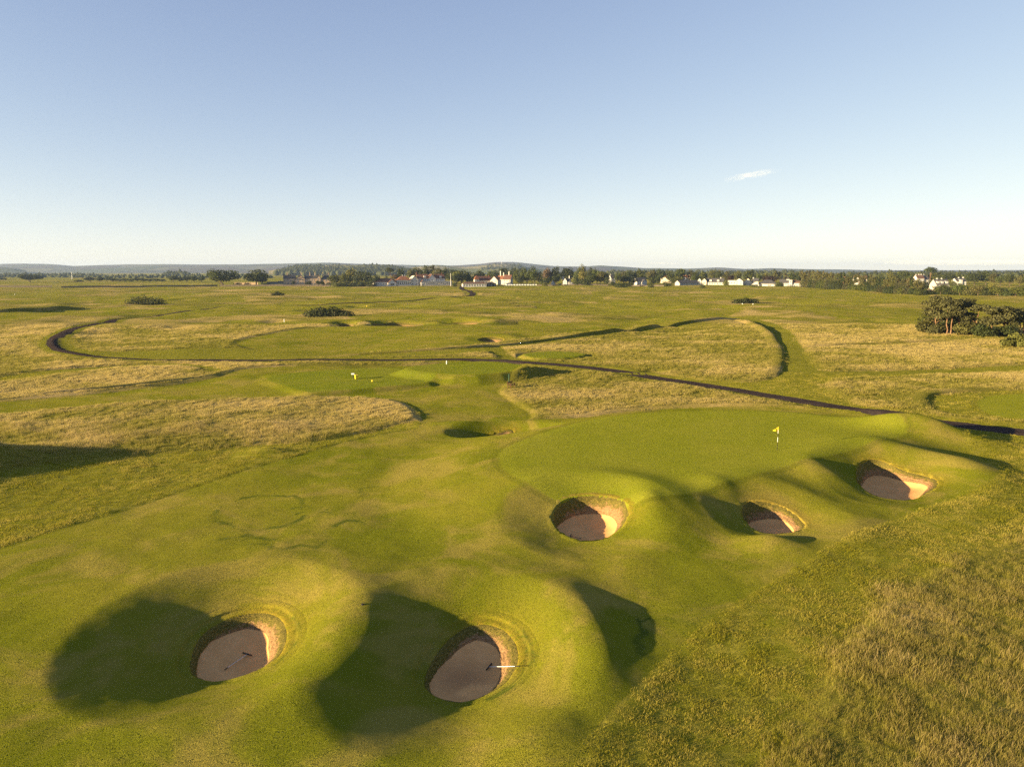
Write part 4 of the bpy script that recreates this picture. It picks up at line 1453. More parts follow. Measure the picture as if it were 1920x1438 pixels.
    house('tower_house', 'white house with square stair tower beside the dense green tree', 'house', 1462, 1502, 536.5, [
        dict(x=(1464, 1480), e=530, r=523.5, t='x', d=9, w='white', f='slate', win=(4, 1), y=1), dict(x=(1479.5, 1484.5), e=525, r=524, t='flat', d=5, w='white', f='white', win=(1, 2), y=-1), dict(x=(1475, 1480), e=522.5, r=519.5, t='hip', d=5, w='grey', f='slate', win=(1, 1), y=4),
        dict(x=(1484, 1498), e=530, r=525, t='x', d=9, w='white', f='brown', win=(3, 1), y=1), dict(x=(1471, 1501), e=534, r=533.5, t='flat', d=1.2, w='white', f='white', y=-5)], R(-20))
    house('ridge_house', 'white house with brown roof showing above the pine belt', 'house', 1601, 1624, 534, [dict(x=(1602, 1623), e=523.5, r=518, t='x', d=10, w='white', f='brown', win=(5, 1)), dict(x=(1604, 1611), e=523, r=519.5, t='y', d=8, w='white', f='brown', win=(1, 1), y=-2)], R(-20))
    house('villa', 'white villa with four chimneys above the right tree belt', 'villa', 1713, 1744, 537, [
        dict(x=(1719, 1732), e=522.5, r=516.3, t='x', d=9, w='white', f='brown', win=(4, 2), ch=[(1720, 515.2), (1725.5, 515), (1730, 515)], side=1), dict(x=(1731, 1743), e=524.5, r=517.8, t='x', d=9, w='grey', f='slate', win=(3, 2), ch=[(1736, 515.5)], y=1)], R(4))
    house('dormer_house', 'white house with steep lit gable, dormers and two chimneys', 'house', 1745, 1782, 541, [
        dict(x=(1755, 1781), e=532.5, r=523, t='x', d=11, w='grey', f='slate', win=(6, 1), ch=[(1762, 521.3), (1771, 521.3)], dm=[1759, 1767, 1776], side=1)], R(4))
    house('garden_lodge', 'small lodge with steep sunlit roof in front of the dormer house', 'lodge', 1739, 1752, 546, [dict(x=(1740, 1750), e=542, r=537.5, t='y', d=9, w='cream', f='cream', win=(1, 1))], R(-32))
    house('chimney_house', 'white house with one very broad chimney near the right edge', 'house', 1792, 1812, 537, [dict(x=(1793, 1811), e=527.5, r=521.8, t='x', d=10, w='white', f='slate', win=(3, 1), ch=[(1801, 520.3), (1809.5, 519.8)], side=1), dict(x=(1798.5, 1803), e=525, r=524, t='flat', d=3, w='white', f='white', y=-1.2)], R(0))


if QUICK != '1':
    village()


def straight_wall(pa, pb, h, th, mat, name, label, cat, step=14.0):
    (xa, ya), (xb, yb) = at(*pa), at(*pb)
    L = math.hypot(xb - xa, yb - ya)
    n = max(2, int(L / step))
    mb = MB()
    dx, dy = (xb - xa) / L, (yb - ya) / L
    o = empty(name, (xa, ya, 0), math.atan2(dy, dx))
    tag(o, label, cat)
    for i in range(n):
        x, y = xa + (xb - xa) * (i + .5) / n, ya + (yb - ya) * (i + .5) / n
        z = gz(x, y)
        w = L / n
        mb.box(i * w + 0.001, (i + 1) * w, -th / 2, th / 2, z - 1, z + h * random.uniform(.93, 1.07))
    mb.make('wall', mat, o)
    cp = MB()
    for i in range(n):
        x, y = xa + (xb - xa) * (i + .5) / n, ya + (yb - ya) * (i + .5) / n
        cp.box(i * (L / n) + .02, (i + 1) * (L / n) - .02, -th / 2 - .08, th / 2 + .08, gz(x, y) + h * 1.08, gz(x, y) + h * 1.08 + .18)
    cp.make('coping', mat, o)
    return o


if QUICK != '1':
    straight_wall((-60, 538.8), (97, 538.6), 1.5, .6, M['wallstone'], 'boundary_wall', 'dark stone wall at the far left edge of the links', 'wall')
    straight_wall((115, 539.6), (408, 537.4), 1.6, .6, M['wallstone'], 'boundary_wall', 'long dark stone wall running right to the big round tree', 'wall')
    straight_wall((412, 537.2), (702, 537.4), 1.5, .6, M['wallstone'], 'boundary_wall', 'stone wall in front of the mansion garden', 'wall')
    straight_wall((440, 535.8), (484, 535.8), 3.4, .5, M['stone'], 'garden_wall', 'tall sandstone garden wall between the two big trees', 'wall')
    straight_wall((1006, 535.6), (1140, 536.2), 1.2, .5, M['wallstone'], 'boundary_wall', 'low stone wall below the tall tree belt', 'wall')
    straight_wall((1172, 536.2), (1245, 537.4), 1.3, .5, M['wallstone'], 'boundary_wall', 'low stone wall in front of the slate house', 'wall')
    # white fence right of the white house
    (xa, ya), (xb, yb) = at(945, 535.4), at(1006, 535.2)
    fe = empty('garden_fence', (xa, ya, gz(xa, ya)), math.atan2(yb - ya, xb - xa))
    tag(fe, 'long white picket fence right of the big white house', 'fence')
    L = math.hypot(xb - xa, yb - ya)
    for k in range(13):
        MB().box(k * L / 12 - .12, k * L / 12 + .12, -.12, .12, -.5, 1.75).make('post', M['paint'], fe)
    for k in range(12):
        p = MB()
        for j in range(9):
            xx = (k + (j + .5) / 9) * L / 12
            p.box(xx - .16, xx + .16, .14, .18, .15, 1.55)
        p.make('picket_panel', M['paint'], fe)
    for zz in (.4, 1.3):
        MB().box(0, L, .181, .25, zz, zz + .12).make('rail', M['paint'], fe)


# ------------------------------------------------------------------ trees
def leaf_material(name):
    t = NT(name)
    oc = t.n('ShaderNodeObjectInfo')
    v = t.attr('v')
    c = t.mix(v, t.vmath('SCALE', oc.outputs['Color'], scale=0.55), t.vmath('SCALE', oc.outputs['Color'], scale=1.45))
    p = t.n('ShaderNodeBsdfPrincipled')
    t.put(p.inputs['Base Color'], c)
    p.inputs['Roughness'].default_value = 0.7
    p.inputs['Specular IOR Level'].default_value = 0.2
    tr = t.n('ShaderNodeBsdfTranslucent')
    t.put(tr.inputs['Color'], c)
    m = t.n('ShaderNodeMixShader')
    m.inputs[0].default_value = 0.2
    t.l(p.outputs[0], m.inputs[1]); t.l(tr.outputs[0], m.inputs[2])
    t.l(m.outputs[0], t.out.inputs[0])
    return t.m


LEAF = leaf_material('foliage')


def leaf_cloud(name, seed, lobes, n, size, mat=None, up=0.35, flat=1.0):
    """leaf-clump faces spread over and in a set of lobes (centre, radii)"""
    r = np.random.default_rng(seed)
    vol = np.array([l[1][0] * l[1][1] * l[1][2] for l in lobes]) ** (2 / 3)
    pick = r.choice(len(lobes), n, p=vol / vol.sum())
    cen = np.array([l[0] for l in lobes])[pick]; rad = np.array([l[1] for l in lobes])[pick]
    d = r.normal(size=(n, 3)); d /= np.linalg.norm(d, axis=1, keepdims=True)
    rr = np.where(r.uniform(size=n) < 0.72, r.uniform(0.85, 1.08, n), r.uniform(0.35, 0.9, n))[:, None]
    rr = rr * (1 + 0.16 * np.sin(d[:, :1] * 7 + pick[:, None]) * np.cos(d[:, 1:2] * 6 + 2 * pick[:, None]))
    p = cen + d * rad * rr
    nrm = d * 0.8 + r.normal(size=(n, 3)) * 0.55 + np.array([0, 0, up])
    nrm /= np.linalg.norm(nrm, axis=1, keepdims=True)
    a = np.cross(nrm, r.normal(size=(n, 3))); a /= np.linalg.norm(a, axis=1, keepdims=True)
    b = np.cross(nrm, a)
    s = size * r.uniform(0.55, 1.35, n)[:, None]
    a = a * s; b = b * s * 0.75
    bend = nrm * s * 0.25
    V = np.stack([p - a, p - b * .9 + bend, p + a, p + b + bend * .6], axis=1).reshape(-1, 3)
    V[:, 2] = np.maximum(V[:, 2], 0.0)
    q = np.arange(n * 4).reshape(n, 4)
    me = bpy.data.meshes.new(name)
    me.vertices.add(len(V)); me.vertices.foreach_set('co', V.astype(np.float32).ravel())
    me.loops.add(n * 4); me.loops.foreach_set('vertex_index', q.astype(np.int32).ravel())
    me.polygons.add(n); me.polygons.foreach_set('loop_start', np.arange(0, n * 4, 4, dtype=np.int32))
    me.update(calc_edges=True)
    clump = np.clip(0.5 + 0.28 * r.normal(size=len(lobes)), 0, 1)[pick]
    vv = np.clip(clump * 0.6 + 0.4 * r.uniform(size=n), 0, 1)
    me.attributes.new('v', 'FLOAT', 'POINT').data.foreach_set('value', np.repeat(vv, 4).astype(np.float32))
    me.materials.append(LEAF if mat is None else mat)
    return me


def trunk_mesh(name, seed, h, r0, limbs, mat, lean=0.05, n=6):
    r = np.random.default_rng(seed)
    mb = MB()
    pts = [Vector((0, 0, -0.03))]
    for k in range(1, 5):
        pts.append(Vector((r.uniform(-lean, lean), r.uniform(-lean, lean), h * k / 4)))
    for k in range(4):
        mb.tube(pts[k], pts[k + 1], r0 * (1 - k * .2), r0 * (1 - (k + 1) * .2), n)
    for i in range(limbs):
        k = r.integers(1, 4)
        a = r.uniform(0, 2 * math.pi); L = r.uniform(.16, .32)
        p = pts[k].lerp(pts[k + 1], r.uniform())
        e = p + Vector((math.cos(a) * L, math.sin(a) * L, r.uniform(.08, .25)))
        m_ = p.lerp(e, .5) + Vector((0, 0, -.02))
        mb.tube(p, m_, r0 * .45, r0 * .35, 5); mb.tube(m_, e, r0 * .35, r0 * .15, 5)
    me = bpy.data.meshes.new(name)
    me.from_pydata(mb.v, [], mb.f)
    me.materials.append(mat)
    return me


def lobes_round(seed, n, cz, rx, rz, lr):
    r = np.random.default_rng(seed)
    L = [((0, 0, cz), (rx * .72, rx * .72, rz * .72))]
    for _ in range(n):
        d = r.normal(size=3); d /= np.linalg.norm(d)
        d[2] = d[2] * .8 + .15
        k = r.uniform(.45, .75)
        q = lr * r.uniform(.7, 1.25)
        L.append(((d[0] * rx * k, d[1] * rx * k, cz + d[2] * rz * k), (q, q, q * .9)))
    return L


# every kind: height 1, spread about 1 across
PROTO = {}


def add_proto(kind, crowns, trunks):
    PROTO[kind] = list(zip(crowns, trunks))


NL = 1300
add_proto('round', [leaf_cloud('crown', 11 + i, lobes_round(20 + i, 12, .56, .46, .42, .17), NL, .034) for i in range(4)], [trunk_mesh('trunk', 30 + i, .6, .035, 6, M['bark']) for i in range(4)])
add_proto('broad', [leaf_cloud('crown', 41 + i, lobes_round(50 + i, 16, .54, .50, .38, .15), NL + 300, .032) for i in range(2)], [trunk_mesh('trunk', 60 + i, .5, .04, 7, M['bark']) for i in range(2)])
add_proto('tall', [leaf_cloud('crown', 71 + i, lobes_round(80 + i, 12, .55, .42, .45, .15), NL, .030) for i in range(2)], [trunk_mesh('trunk', 90 + i, .7, .03, 6, M['bark']) for i in range(2)])


def pine_lobes(seed, n, z0, z1):
    r = np.random.default_rng(seed)
    L = []
    for i in range(n):
        t = i / max(1, n - 1)
        a = r.uniform(0, 2 * math.pi); k = r.uniform(.1, .42) * (1 - .55 * t)
        q = r.uniform(.13, .22) * (1 - .25 * t)
        L.append(((math.cos(a) * k, math.sin(a) * k, z0 + (z1 - z0) * t), (q, q, q * .5)))
    return L


add_proto('pine', [leaf_cloud('crown', 111 + i, pine_lobes(120 + i, 13, .42, .93), NL, .030, up=.6) for i in range(3)], [trunk_mesh('trunk', 130 + i, .85, .026, 9, M['pine_bark'], .05) for i in range(3)])
add_proto('umbrella', [leaf_cloud('crown', 141, [((0, 0, .84), (.42, .42, .12)), ((.2, .1, .8), (.25, .25, .1)), ((-.22, -.1, .8), (.24, .24, .1)), ((0, .2, .9), (.25, .25, .09))], 800, .032, up=.6)], [trunk_mesh('trunk', 150, .85, .03, 8, M['pine_bark'], .04)])
add_proto('bush', [leaf_cloud('foliage', 161 + i, [((0, 0, .3), (.45, .45, .5)), ((.25, .1, .35), (.25, .25, .4)), ((-.25, -.1, .3), (.25, .25, .42)), ((.05, -.2, .3), (.25, .25, .45)), ((-.05, .22, .4), (.22, .22, .45))], 900, .05) for i in range(2)], [None, None])
GREENS = dict(dark=(0.044, 0.056, 0.016), mid=(0.072, 0.086, 0.019), olive=(0.092, 0.090, 0.026), pale=(0.115, 0.120, 0.026), yellow=(0.19, 0.18, 0.035), pine=(0.080, 0.080, 0.030), copper=(0.040, 0.024, 0.018), brown=(0.13, 0.092, 0.05), gorse=(0.035, 0.043, 0.013))
COLWORD = dict(dark='dark green', mid='mid green', olive='olive green', pale='pale green', yellow='yellow green', pine='grey green', copper='copper brown', brown='rusty brown', gorse='blackish green')
KINDWORD = {'round': 'rounded tree', 'broad': 'broad spreading tree', 'tall': 'tall oval tree', 'pine': 'pine', 'umbrella': 'flat topped pine', 'bush': 'bush'}
TREES = []
_tn = 0


def tree(px, wpx, top, base, kind='round', col='dark', label=None, near=None, group=None, stretch=1.0):
    global _tn
    X, Y = at(px, base)
    s = Y / 1331.0 * 1.0125
    h = zat(top, Y) - gz(X, Y) + 0.3
    w = wpx * s
    crown, trunk = PROTO[kind][_tn % len(PROTO[kind])]
    _tn += 1
    nm = {'pine': 'pine_tree', 'umbrella': 'pine_tree', 'bush': 'shrub'}.get(kind, 'tree')
    root = empty(nm, (X, Y, gz(X, Y) - 0.25))
    c = bpy.data.objects.new('foliage' if kind == 'bush' else 'crown', crown)
    C.objects.link(c)
    c.parent = root
    c.scale = (w * 1.2, w * 1.2, h * 1.02)
    c.rotation_euler = (0, 0, random.uniform(0, 6.28))
    g = GREENS[col]
    j = random.uniform(0.85, 1.18)
    c.color = (g[0] * j * random.uniform(.93, 1.07), g[1] * j, g[2] * j * random.uniform(.85, 1.15), 1)
    if trunk is not None:
        t = bpy.data.objects.new('trunk', trunk)
        C.objects.link(t)
        t.parent = root
        t.scale = (w * .9, w * .9, h)
        t.rotation_euler = c.rotation_euler
    TREES.append(dict(o=root, px=px, h=top, kind=kind, col=col, near=near, label=label, size=base - top))
    root['category'] = 'bush' if kind == 'bush' else 'tree'
    if group:
        root['group'] = group
    return root


def tree_list():
    T = []

    def add(near, rows, group=None):
        for r in rows:
            T.append((near, r, group))
    add('in the fields at the far left', [(57, 37, 512.5, 529.5, 'broad', 'dark'), (4, 14, 520, 525, 'bush', 'dark'), (148, 14, 524, 529, 'bush', 'dark'), (169, 22, 518.5, 529, 'round', 'dark'), (187, 19, 518.5, 529, 'round', 'dark'), (201, 15, 518, 528, 'round', 'mid')], 'field trees left')
    add('in the row behind the stone wall', [(212 + i * 11.5, random.uniform(11, 16), random.uniform(519.5, 523), 529, random.choice(['round', 'broad']), random.choice(['dark', 'dark', 'mid'])) for i in range(9)] +
        [(325 + i * 13, random.uniform(15, 20), random.uniform(515, 518.5), 530, random.choice(['round', 'broad']), 'dark') for i in range(5)], 'tree row behind the wall')
    add('left of the stone mansion', [(417, 61, 502.5, 537, 'broad', 'mid'), (480, 44, 502.5, 536.6, 'round', 'mid'), (492, 26, 511, 536.4, 'round', 'dark'), (446, 15, 529, 536.6, 'bush', 'dark'), (464, 12, 529, 536.6, 'bush', 'dark'), (498, 16, 528.5, 537, 'bush', 'dark'), (512, 12, 531, 537, 'bush', 'dark'), (525, 9, 531, 537, 'bush', 'dark')])
    add('in front of the stone mansion', [(550, 7, 526, 537, 'round', 'dark'), (575, 6, 527, 537, 'tall', 'dark'), (580.5, 8, 525.5, 537, 'round', 'dark'), (597, 11, 525, 537, 'round', 'dark'), (605, 8, 526.5, 537, 'round', 'mid'), (617, 12, 528, 537, 'bush', 'dark')])
    add('between the mansion and the clubhouse', [(627, 22, 514, 536.4, 'round', 'mid'), (640, 24, 511, 535, 'round', 'olive'), (660, 25, 502, 535, 'round', 'pale'), (650, 26, 512, 536.5, 'broad', 'mid'), (680, 24, 509, 535, 'umbrella', 'dark'), (672, 24, 512, 536.6, 'round', 'dark'), (690, 24, 510, 536.6, 'round', 'dark'), (703, 18, 512.5, 537, 'round', 'dark'),
                                                   (630, 20, 528, 537.3, 'bush', 'pale'), (645, 20, 527, 537.3, 'bush', 'dark'), (661, 20, 527, 537.3, 'bush', 'dark'), (677, 20, 526, 537.3, 'bush', 'dark'), (694, 20, 525, 537.3, 'bush', 'dark')])
    add('behind the clubhouse', [(732, 15, 502, 532.5, 'umbrella', 'dark'), (753, 18, 502, 532.5, 'round', 'dark'), (724, 10, 516, 533, 'round', 'dark'), (740, 14, 513, 532.5, 'round', 'brown'), (770, 20, 502, 533, 'round', 'olive'), (783, 22, 499.5, 533, 'round', 'mid'), (799, 24, 494, 532.5, 'round', 'dark'), (814, 20, 497, 532.5, 'pine', 'pine'), (822, 22, 499, 533, 'round', 'olive'),
                                 (834, 22, 500.5, 533, 'round', 'dark'), (846, 22, 502.5, 533.5, 'round', 'dark'), (777, 16, 508, 533, 'round', 'brown')])
    add('right of the clubhouse flagpole', [(866, 37, 502.5, 535.5, 'broad', 'mid'), (856, 18, 511, 536, 'round', 'dark'), (880, 20, 511, 535.5, 'round', 'mid'), (852, 9, 528, 537.6, 'bush', 'dark'), (900, 25, 505, 533, 'round', 'dark'), (921, 18, 506, 533, 'round', 'mid'), (930, 14, 504, 532, 'round', 'dark'), (945, 22, 500, 532, 'round', 'dark'), (961, 20, 499.5, 532.5, 'round', 'dark')])
    add('right of the big white house', [(969, 18, 501.5, 535, 'tall', 'mid'), (981, 18, 497, 534.5, 'tall', 'mid'), (997, 18, 497, 534, 'tall', 'dark'), (988, 20, 505, 535, 'round', 'mid'), (1001, 20, 504, 535.2, 'round', 'mid'), (1011, 16, 507, 535.2, 'round', 'olive'), (975, 14, 516, 535.2, 'round', 'dark'), (1025, 21, 500, 533, 'round', 'brown'), (1042, 18, 498, 533, 'round', 'dark')])
    add('beside the small slate roofed cottage', [(1022, 23, 518, 535.6, 'round', 'dark'), (1022, 11, 528, 536, 'bush', 'pale'), (1042, 20, 514, 534.2, 'round', 'mid'), (1064, 28, 499, 533, 'broad', 'dark'), (1032, 14, 508, 533, 'round', 'dark'), (1049, 7, 530, 536, 'bush', 'dark')])
    add('in the tall belt right of the cottage', [(1091, 14, 490, 533.5, 'tall', 'olive'), (1082, 15, 502, 534.5, 'tall', 'mid'), (1093, 19, 506, 535.2, 'round', 'yellow'), (1105, 18, 500, 534.5, 'tall', 'dark'), (1119, 24, 501.5, 535, 'round', 'mid'), (1134, 18, 508, 535.4, 'round', 'dark'), (1125, 18, 508, 535.6, 'round', 'olive'), (1108, 20, 514, 535.8, 'round', 'mid'), (1083, 16, 520, 535.8, 'bush', 'dark'), (1098, 16, 521, 536, 'bush', 'dark'), (1139, 14, 518, 536, 'round', 'dark'), (1147, 10, 526, 536.2, 'bush', 'mid')])
    add('in the row behind the slate roofed house', [(1158, 14, 509.5, 532.5, 'round', 'mid'), (1168, 14, 508, 532, 'round', 'olive'), (1180, 24, 505, 532, 'broad', 'dark'), (1200, 24, 504, 532, 'broad', 'mid'), (1221, 18, 503, 531.5, 'round', 'olive'), (1238, 20, 503, 532, 'round', 'dark'), (1256, 20, 506, 532, 'round', 'mid'), (1274, 22, 501.5, 531.5, 'round', 'mid'), (1293, 13, 502, 531.5, 'tall', 'olive'), (1304, 16, 508, 532, 'round', 'dark'), (1319, 18, 507.5, 532, 'round', 'mid'), (1335, 16, 505, 531.5, 'round', 'olive'), (1347, 15, 506, 532, 'round', 'dark')])
    add('in front of the orange roofed houses', [(1170, 22, 516, 535, 'round', 'mid'), (1186, 22, 517, 535, 'round', 'dark'), (1224, 18, 518, 535.5, 'round', 'dark'), (1232, 14, 516, 535, 'round', 'dark'), (1250, 16, 525, 536.4, 'bush', 'mid'), (1264, 16, 518, 535.4, 'round', 'mid'), (1273, 18, 516, 535, 'round', 'olive'), (1302, 14, 513, 534, 'round', 'mid'), (1164, 22, 528.5, 538.5, 'bush', 'mid'), (1220, 11, 530, 539.8, 'bush', 'mid'), (1317, 10, 534, 540.5, 'bush', 'mid'), (1178, 14, 529, 537, 'bush', 'dark')])
    add('among the white bungalows', [(1347, 10, 506, 531.5, 'pine', 'pine'), (1361, 15, 506, 532.5, 'round', 'olive'), (1369, 14, 514.5, 534.5, 'round', 'copper'), (1381, 17, 506, 532.5, 'round', 'olive'), (1404, 22, 504, 532.5, 'broad', 'mid'), (1422, 12, 510, 533, 'round', 'mid'), (1434, 11, 510, 533, 'round', 'yellow'), (1442, 27, 514, 535, 'broad', 'copper'), (1453, 15, 508, 533, 'pine', 'pine'), (1461, 13, 509, 533, 'pine', 'olive'), (1472, 11, 512, 533.5, 'pine', 'pine'), (1361, 10, 524, 536, 'bush', 'pale'), (1460, 14, 527, 537, 'bush', 'mid'), (1414, 14, 532.5, 537.4, 'bush', 'mid'), (1465, 8, 529, 537.2, 'bush', 'dark')])
    add('in the belt right of the bungalows', [(1488, 19, 504.5, 535.5, 'tall', 'mid'), (1497, 15, 508, 536.4, 'round', 'dark'), (1510, 10, 530, 538.2, 'bush', 'pale')] +
        [(1503 + i * 6.4, random.uniform(11, 14), 506.3 + 0.06 * i * i + random.uniform(-.6, 1.2), 537.5 + i * 0.35, 'pine', random.choice(['pine', 'olive', 'pine'])) for i in range(11)] +
        [(1506 + i * 7.5, 12, 520 + i * .5 + random.uniform(-1, 1), 539 + i * .5, 'bush', random.choice(['dark', 'mid', 'pine'])) for i in range(10)], 'pine belt')
    add('in the dark belt right of the pines', [(1572 + i * 9.3, random.uniform(15, 21), 512.5 + min(i, 8) * 1.05 + random.uniform(-1.6, 2.2), 542.5 + i * 0.62, random.choice(['pine', 'pine', 'round']), random.choice(['pine', 'olive', 'dark'])) for i in range(17)] +
        [(1577 + i * 9.6, random.uniform(14, 19), 530 + i * .45 + random.uniform(-2, 2), 544.5 + i * 0.62, 'bush', random.choice(['dark', 'pine', 'mid'])) for i in range(16)], 'dark belt')
    add('behind the right hand tree belt', [(1594, 11, 510, 531.5, 'round', 'mid'), (1608, 11, 511, 531, 'pine', 'pine'), (1622, 10, 512, 531.5, 'round', 'mid'), (1635, 14, 514, 533, 'round', 'olive'), (1650, 16, 512, 533, 'round', 'mid'), (1672, 20, 508, 533, 'round', 'pale'), (1688, 18, 507.5, 533, 'round', 'mid'), (1702, 22, 507, 533, 'broad', 'mid'), (1722, 16, 509, 533, 'round', 'olive')])
    add('around the white villa with four chimneys', [(1743, 20, 501, 533, 'umbrella', 'dark'), (1752, 22, 508, 533, 'round', 'mid'), (1773, 26, 510, 533.5, 'round', 'dark'), (1793, 16, 509, 533.5, 'round', 'mid'), (1722, 13, 526, 543, 'round', 'mid'), (1735, 13, 527, 544, 'round', 'dark'), (1746, 10, 522, 538, 'round', 'dark'), (1786, 14, 525, 543, 'round', 'mid'), (1797, 16, 530, 545, 'round', 'mid'), (1772, 16, 533, 547, 'round', 'olive')])
    add('near the right edge behind the hedge', [(1815, 18, 510, 535, 'round', 'mid'), (1826, 26, 509.5, 536, 'broad', 'dark'), (1848, 30, 505, 536, 'round', 'mid'), (1862, 16, 511, 536.5, 'round', 'olive'), (1875, 18, 514, 537, 'round', 'mid'), (1892, 20, 512, 537.5, 'round', 'dark'), (1911, 20, 513, 538, 'round', 'olive'), (1861, 13, 528, 541, 'bush', 'yellow'), (1929, 20, 512, 538.5, 'round', 'mid'), (1950, 22, 512, 539, 'round', 'dark')])
    add('in the high hedge at right', [(1730, 20, 533, 550.6, 'bush', 'mid'), (1746, 18, 540, 552, 'bush', 'dark'), (1763, 28, 533, 552.8, 'broad', 'mid'), (1780, 22, 536, 553.5, 'bush', 'dark'), (1799, 28, 531, 554, 'broad', 'mid'), (1818, 22, 534, 554.6, 'bush', 'olive'), (1834, 28, 532.5, 555, 'broad', 'olive'), (1852, 22, 534, 555.6, 'bush', 'dark'), (1870, 28, 535, 556.2, 'broad', 'mid'), (1888, 22, 536, 556.6, 'bush', 'dark'), (1904, 28, 535, 557, 'broad', 'mid'), (1922, 26, 536, 557.4, 'bush', 'mid'), (1945, 28, 536, 558, 'broad', 'dark')], 'high hedge')
    for near, r, g in T:
        tree(*r, near=near, group=g)


NUM = ['first', 'second', 'third', 'fourth', 'fifth', 'sixth', 'seventh', 'eighth', 'ninth', 'tenth', 'eleventh', 'twelfth', 'thirteenth', 'fourteenth', 'fifteenth', 'sixteenth', 'seventeenth']


def label_trees():
    by = {}
    for t in TREES:
        if t['label']:
            t['o']['label'] = t['label']
            continue
        by.setdefault((t['col'], t['kind'], t['near']), []).append(t)
    for (col, kind, near), L in by.items():
        L.sort(key=lambda t: t['px'])
        for i, t in enumerate(L):
            base = COLWORD[col] + ' ' + KINDWORD[kind]
            if len(L) == 1:
                t['o']['label'] = base + ' ' + near
            elif len(L) == 2:
                t['o']['label'] = ('left ' if i == 0 else 'right ') + base + ' ' + near
            else:
                t['o']['label'] = (NUM[i] + ' from left ') + base + ' ' + near


if QUICK != '1':
    tree_list()

# low gorse bushes out on the links
def gorse_bush(px, wpx, top, base, label, seed, n=2600, depth=0.6):
    X, Y = at(px, base)
    s = Y / 1331.0 * 1.0125
    w = wpx * s
    h = zat(top, Y) - gz(X, Y) + 0.2
    r = np.random.default_rng(seed)
    k = 11
    lob = []
    for i in range(k):
        u = (i + .5) / k - .5
        q = h * r.uniform(.55, .8) * (1 - 1.1 * abs(u) ** 1.6)
        lob.append(((u * w * .86, r.uniform(-.12, .12) * w * depth, q * .45), (w / k * r.uniform(.9, 1.5), w * depth * .3, q)))
    me = leaf_cloud('foliage', seed, lob, n, 0.32, None, .5)
    root = empty('gorse_bush', (X, Y, gz(X, Y) - .1))
    tag(root, label, 'bush', 'gorse bushes on the links')
    o = bpy.data.objects.new('foliage', me)
    C.objects.link(o); o.parent = root
    g = GREENS['gorse']
    o.color = (*g, 1)
    st = MB()
    for i in range(8):
        st.tube((r.uniform(-.3, .3) * w, 0, -.2), (r.uniform(-.35, .35) * w, r.uniform(-.5, .5), h * .4), .06, .03, 5)
    st.make('stem', M['bark'], root)


if QUICK != '1':
    gorse_bush(272, 72, 556, 569, 'wide low dark bush alone on the links at left', 301)
    gorse_bush(617, 92, 577, 592.5, 'wide green gorse bush nearest the camera left of the distant bunkers', 302, 4200)
    gorse_bush(521, 25, 547.5, 553.6, 'small dark gorse bush in front of the stone mansion', 303, 1300)
    gorse_bush(1398, 50, 558, 566.8, 'low domed gorse bush right of centre on the links', 304)


# the pine clump standing alone at the right
def clump_pine(px, wpx, top, base, label, seed, lean=(0, 0), low=0.45, kind='pine', n=3600, col='pine', stems=1):
    X, Y = at(px, base)
    s = Y / 1331.0 * 1.0125
    w = wpx * s; h = zat(top, Y) - gz(X, Y) + .1
    r = np.random.default_rng(seed)
    root = empty('pine_tree' if kind == 'pine' else 'shrub', (X, Y, gz(X, Y) - .1))
    tag(root, label, 'tree' if kind == 'pine' else 'bush', 'pine clump at the right' if kind == 'pine' else 'shrubs under the pine clump')
    lob = []
    if kind == 'pine':
        tr = MB()
        for sidx in range(stems):
            off = Vector((r.uniform(-.16, .16) * w * (stems > 1), r.uniform(-.1, .1) * w * (stems > 1), 0))
            top_p = Vector((lean[0] * w + off.x * 1.6, lean[1] * w + off.y, h * .82))
            pts = [off.lerp(top_p, k / 6) + Vector((r.uniform(-.18, .18), r.uniform(-.18, .18), 0)) * (k > 0) for k in range(7)]
            pts[0].z = -.3
            for k in range(6):
                tr.tube(pts[k], pts[k + 1], .20 * (1 - k / 8), .20 * (1 - (k + 1) / 8), 7)
            for k in range(9):
                i = r.integers(2, 6)
                p = pts[i].lerp(pts[min(i + 1, 6)], r.uniform())
                a = r.uniform(0, 2 * math.pi); Lb = w * r.uniform(.2, .42)
                e = p + Vector((math.cos(a) * Lb, math.sin(a) * Lb, r.uniform(.3, 1.4)))
                m_ = p.lerp(e, .5) + Vector((0, 0, .25))
                tr.tube(p, m_, .085, .06, 5); tr.tube(m_, e, .06, .025, 5)
                q = r.uniform(.9, 1.5)
                lob.append((tuple(e + Vector((0, 0, .15))), (q * 1.15, q * 1.15, q * .55)))
            for k in range(7):
                q = r.uniform(.7, 1.2)
                lob.append((tuple(top_p + Vector((r.uniform(-.2, .2) * w, r.uniform(-.2, .2) * w, r.uniform(0.02, .16) * h))), (q * 1.2, q * 1.2, q * .6)))
        tr.make('trunk', M['pine_bark'], root, True)
    else:
        for k in range(10):
            a = r.uniform(0, 2 * math.pi); d = r.uniform(.05, .36)
            q = r.uniform(.16, .26) * w
            lob.append(((math.cos(a) * d * w, math.sin(a) * d * w * .7, h * r.uniform(.2, .62)), (q, q, min(q * .8, h * .36))))
    me = leaf_cloud('crown', seed + 7, lob, n, .24, None, .6)
    o = bpy.data.objects.new('crown' if kind == 'pine' else 'foliage', me)
    C.objects.link(o); o.parent = root
    g = GREENS[col]
    o.color = (*g, 1)


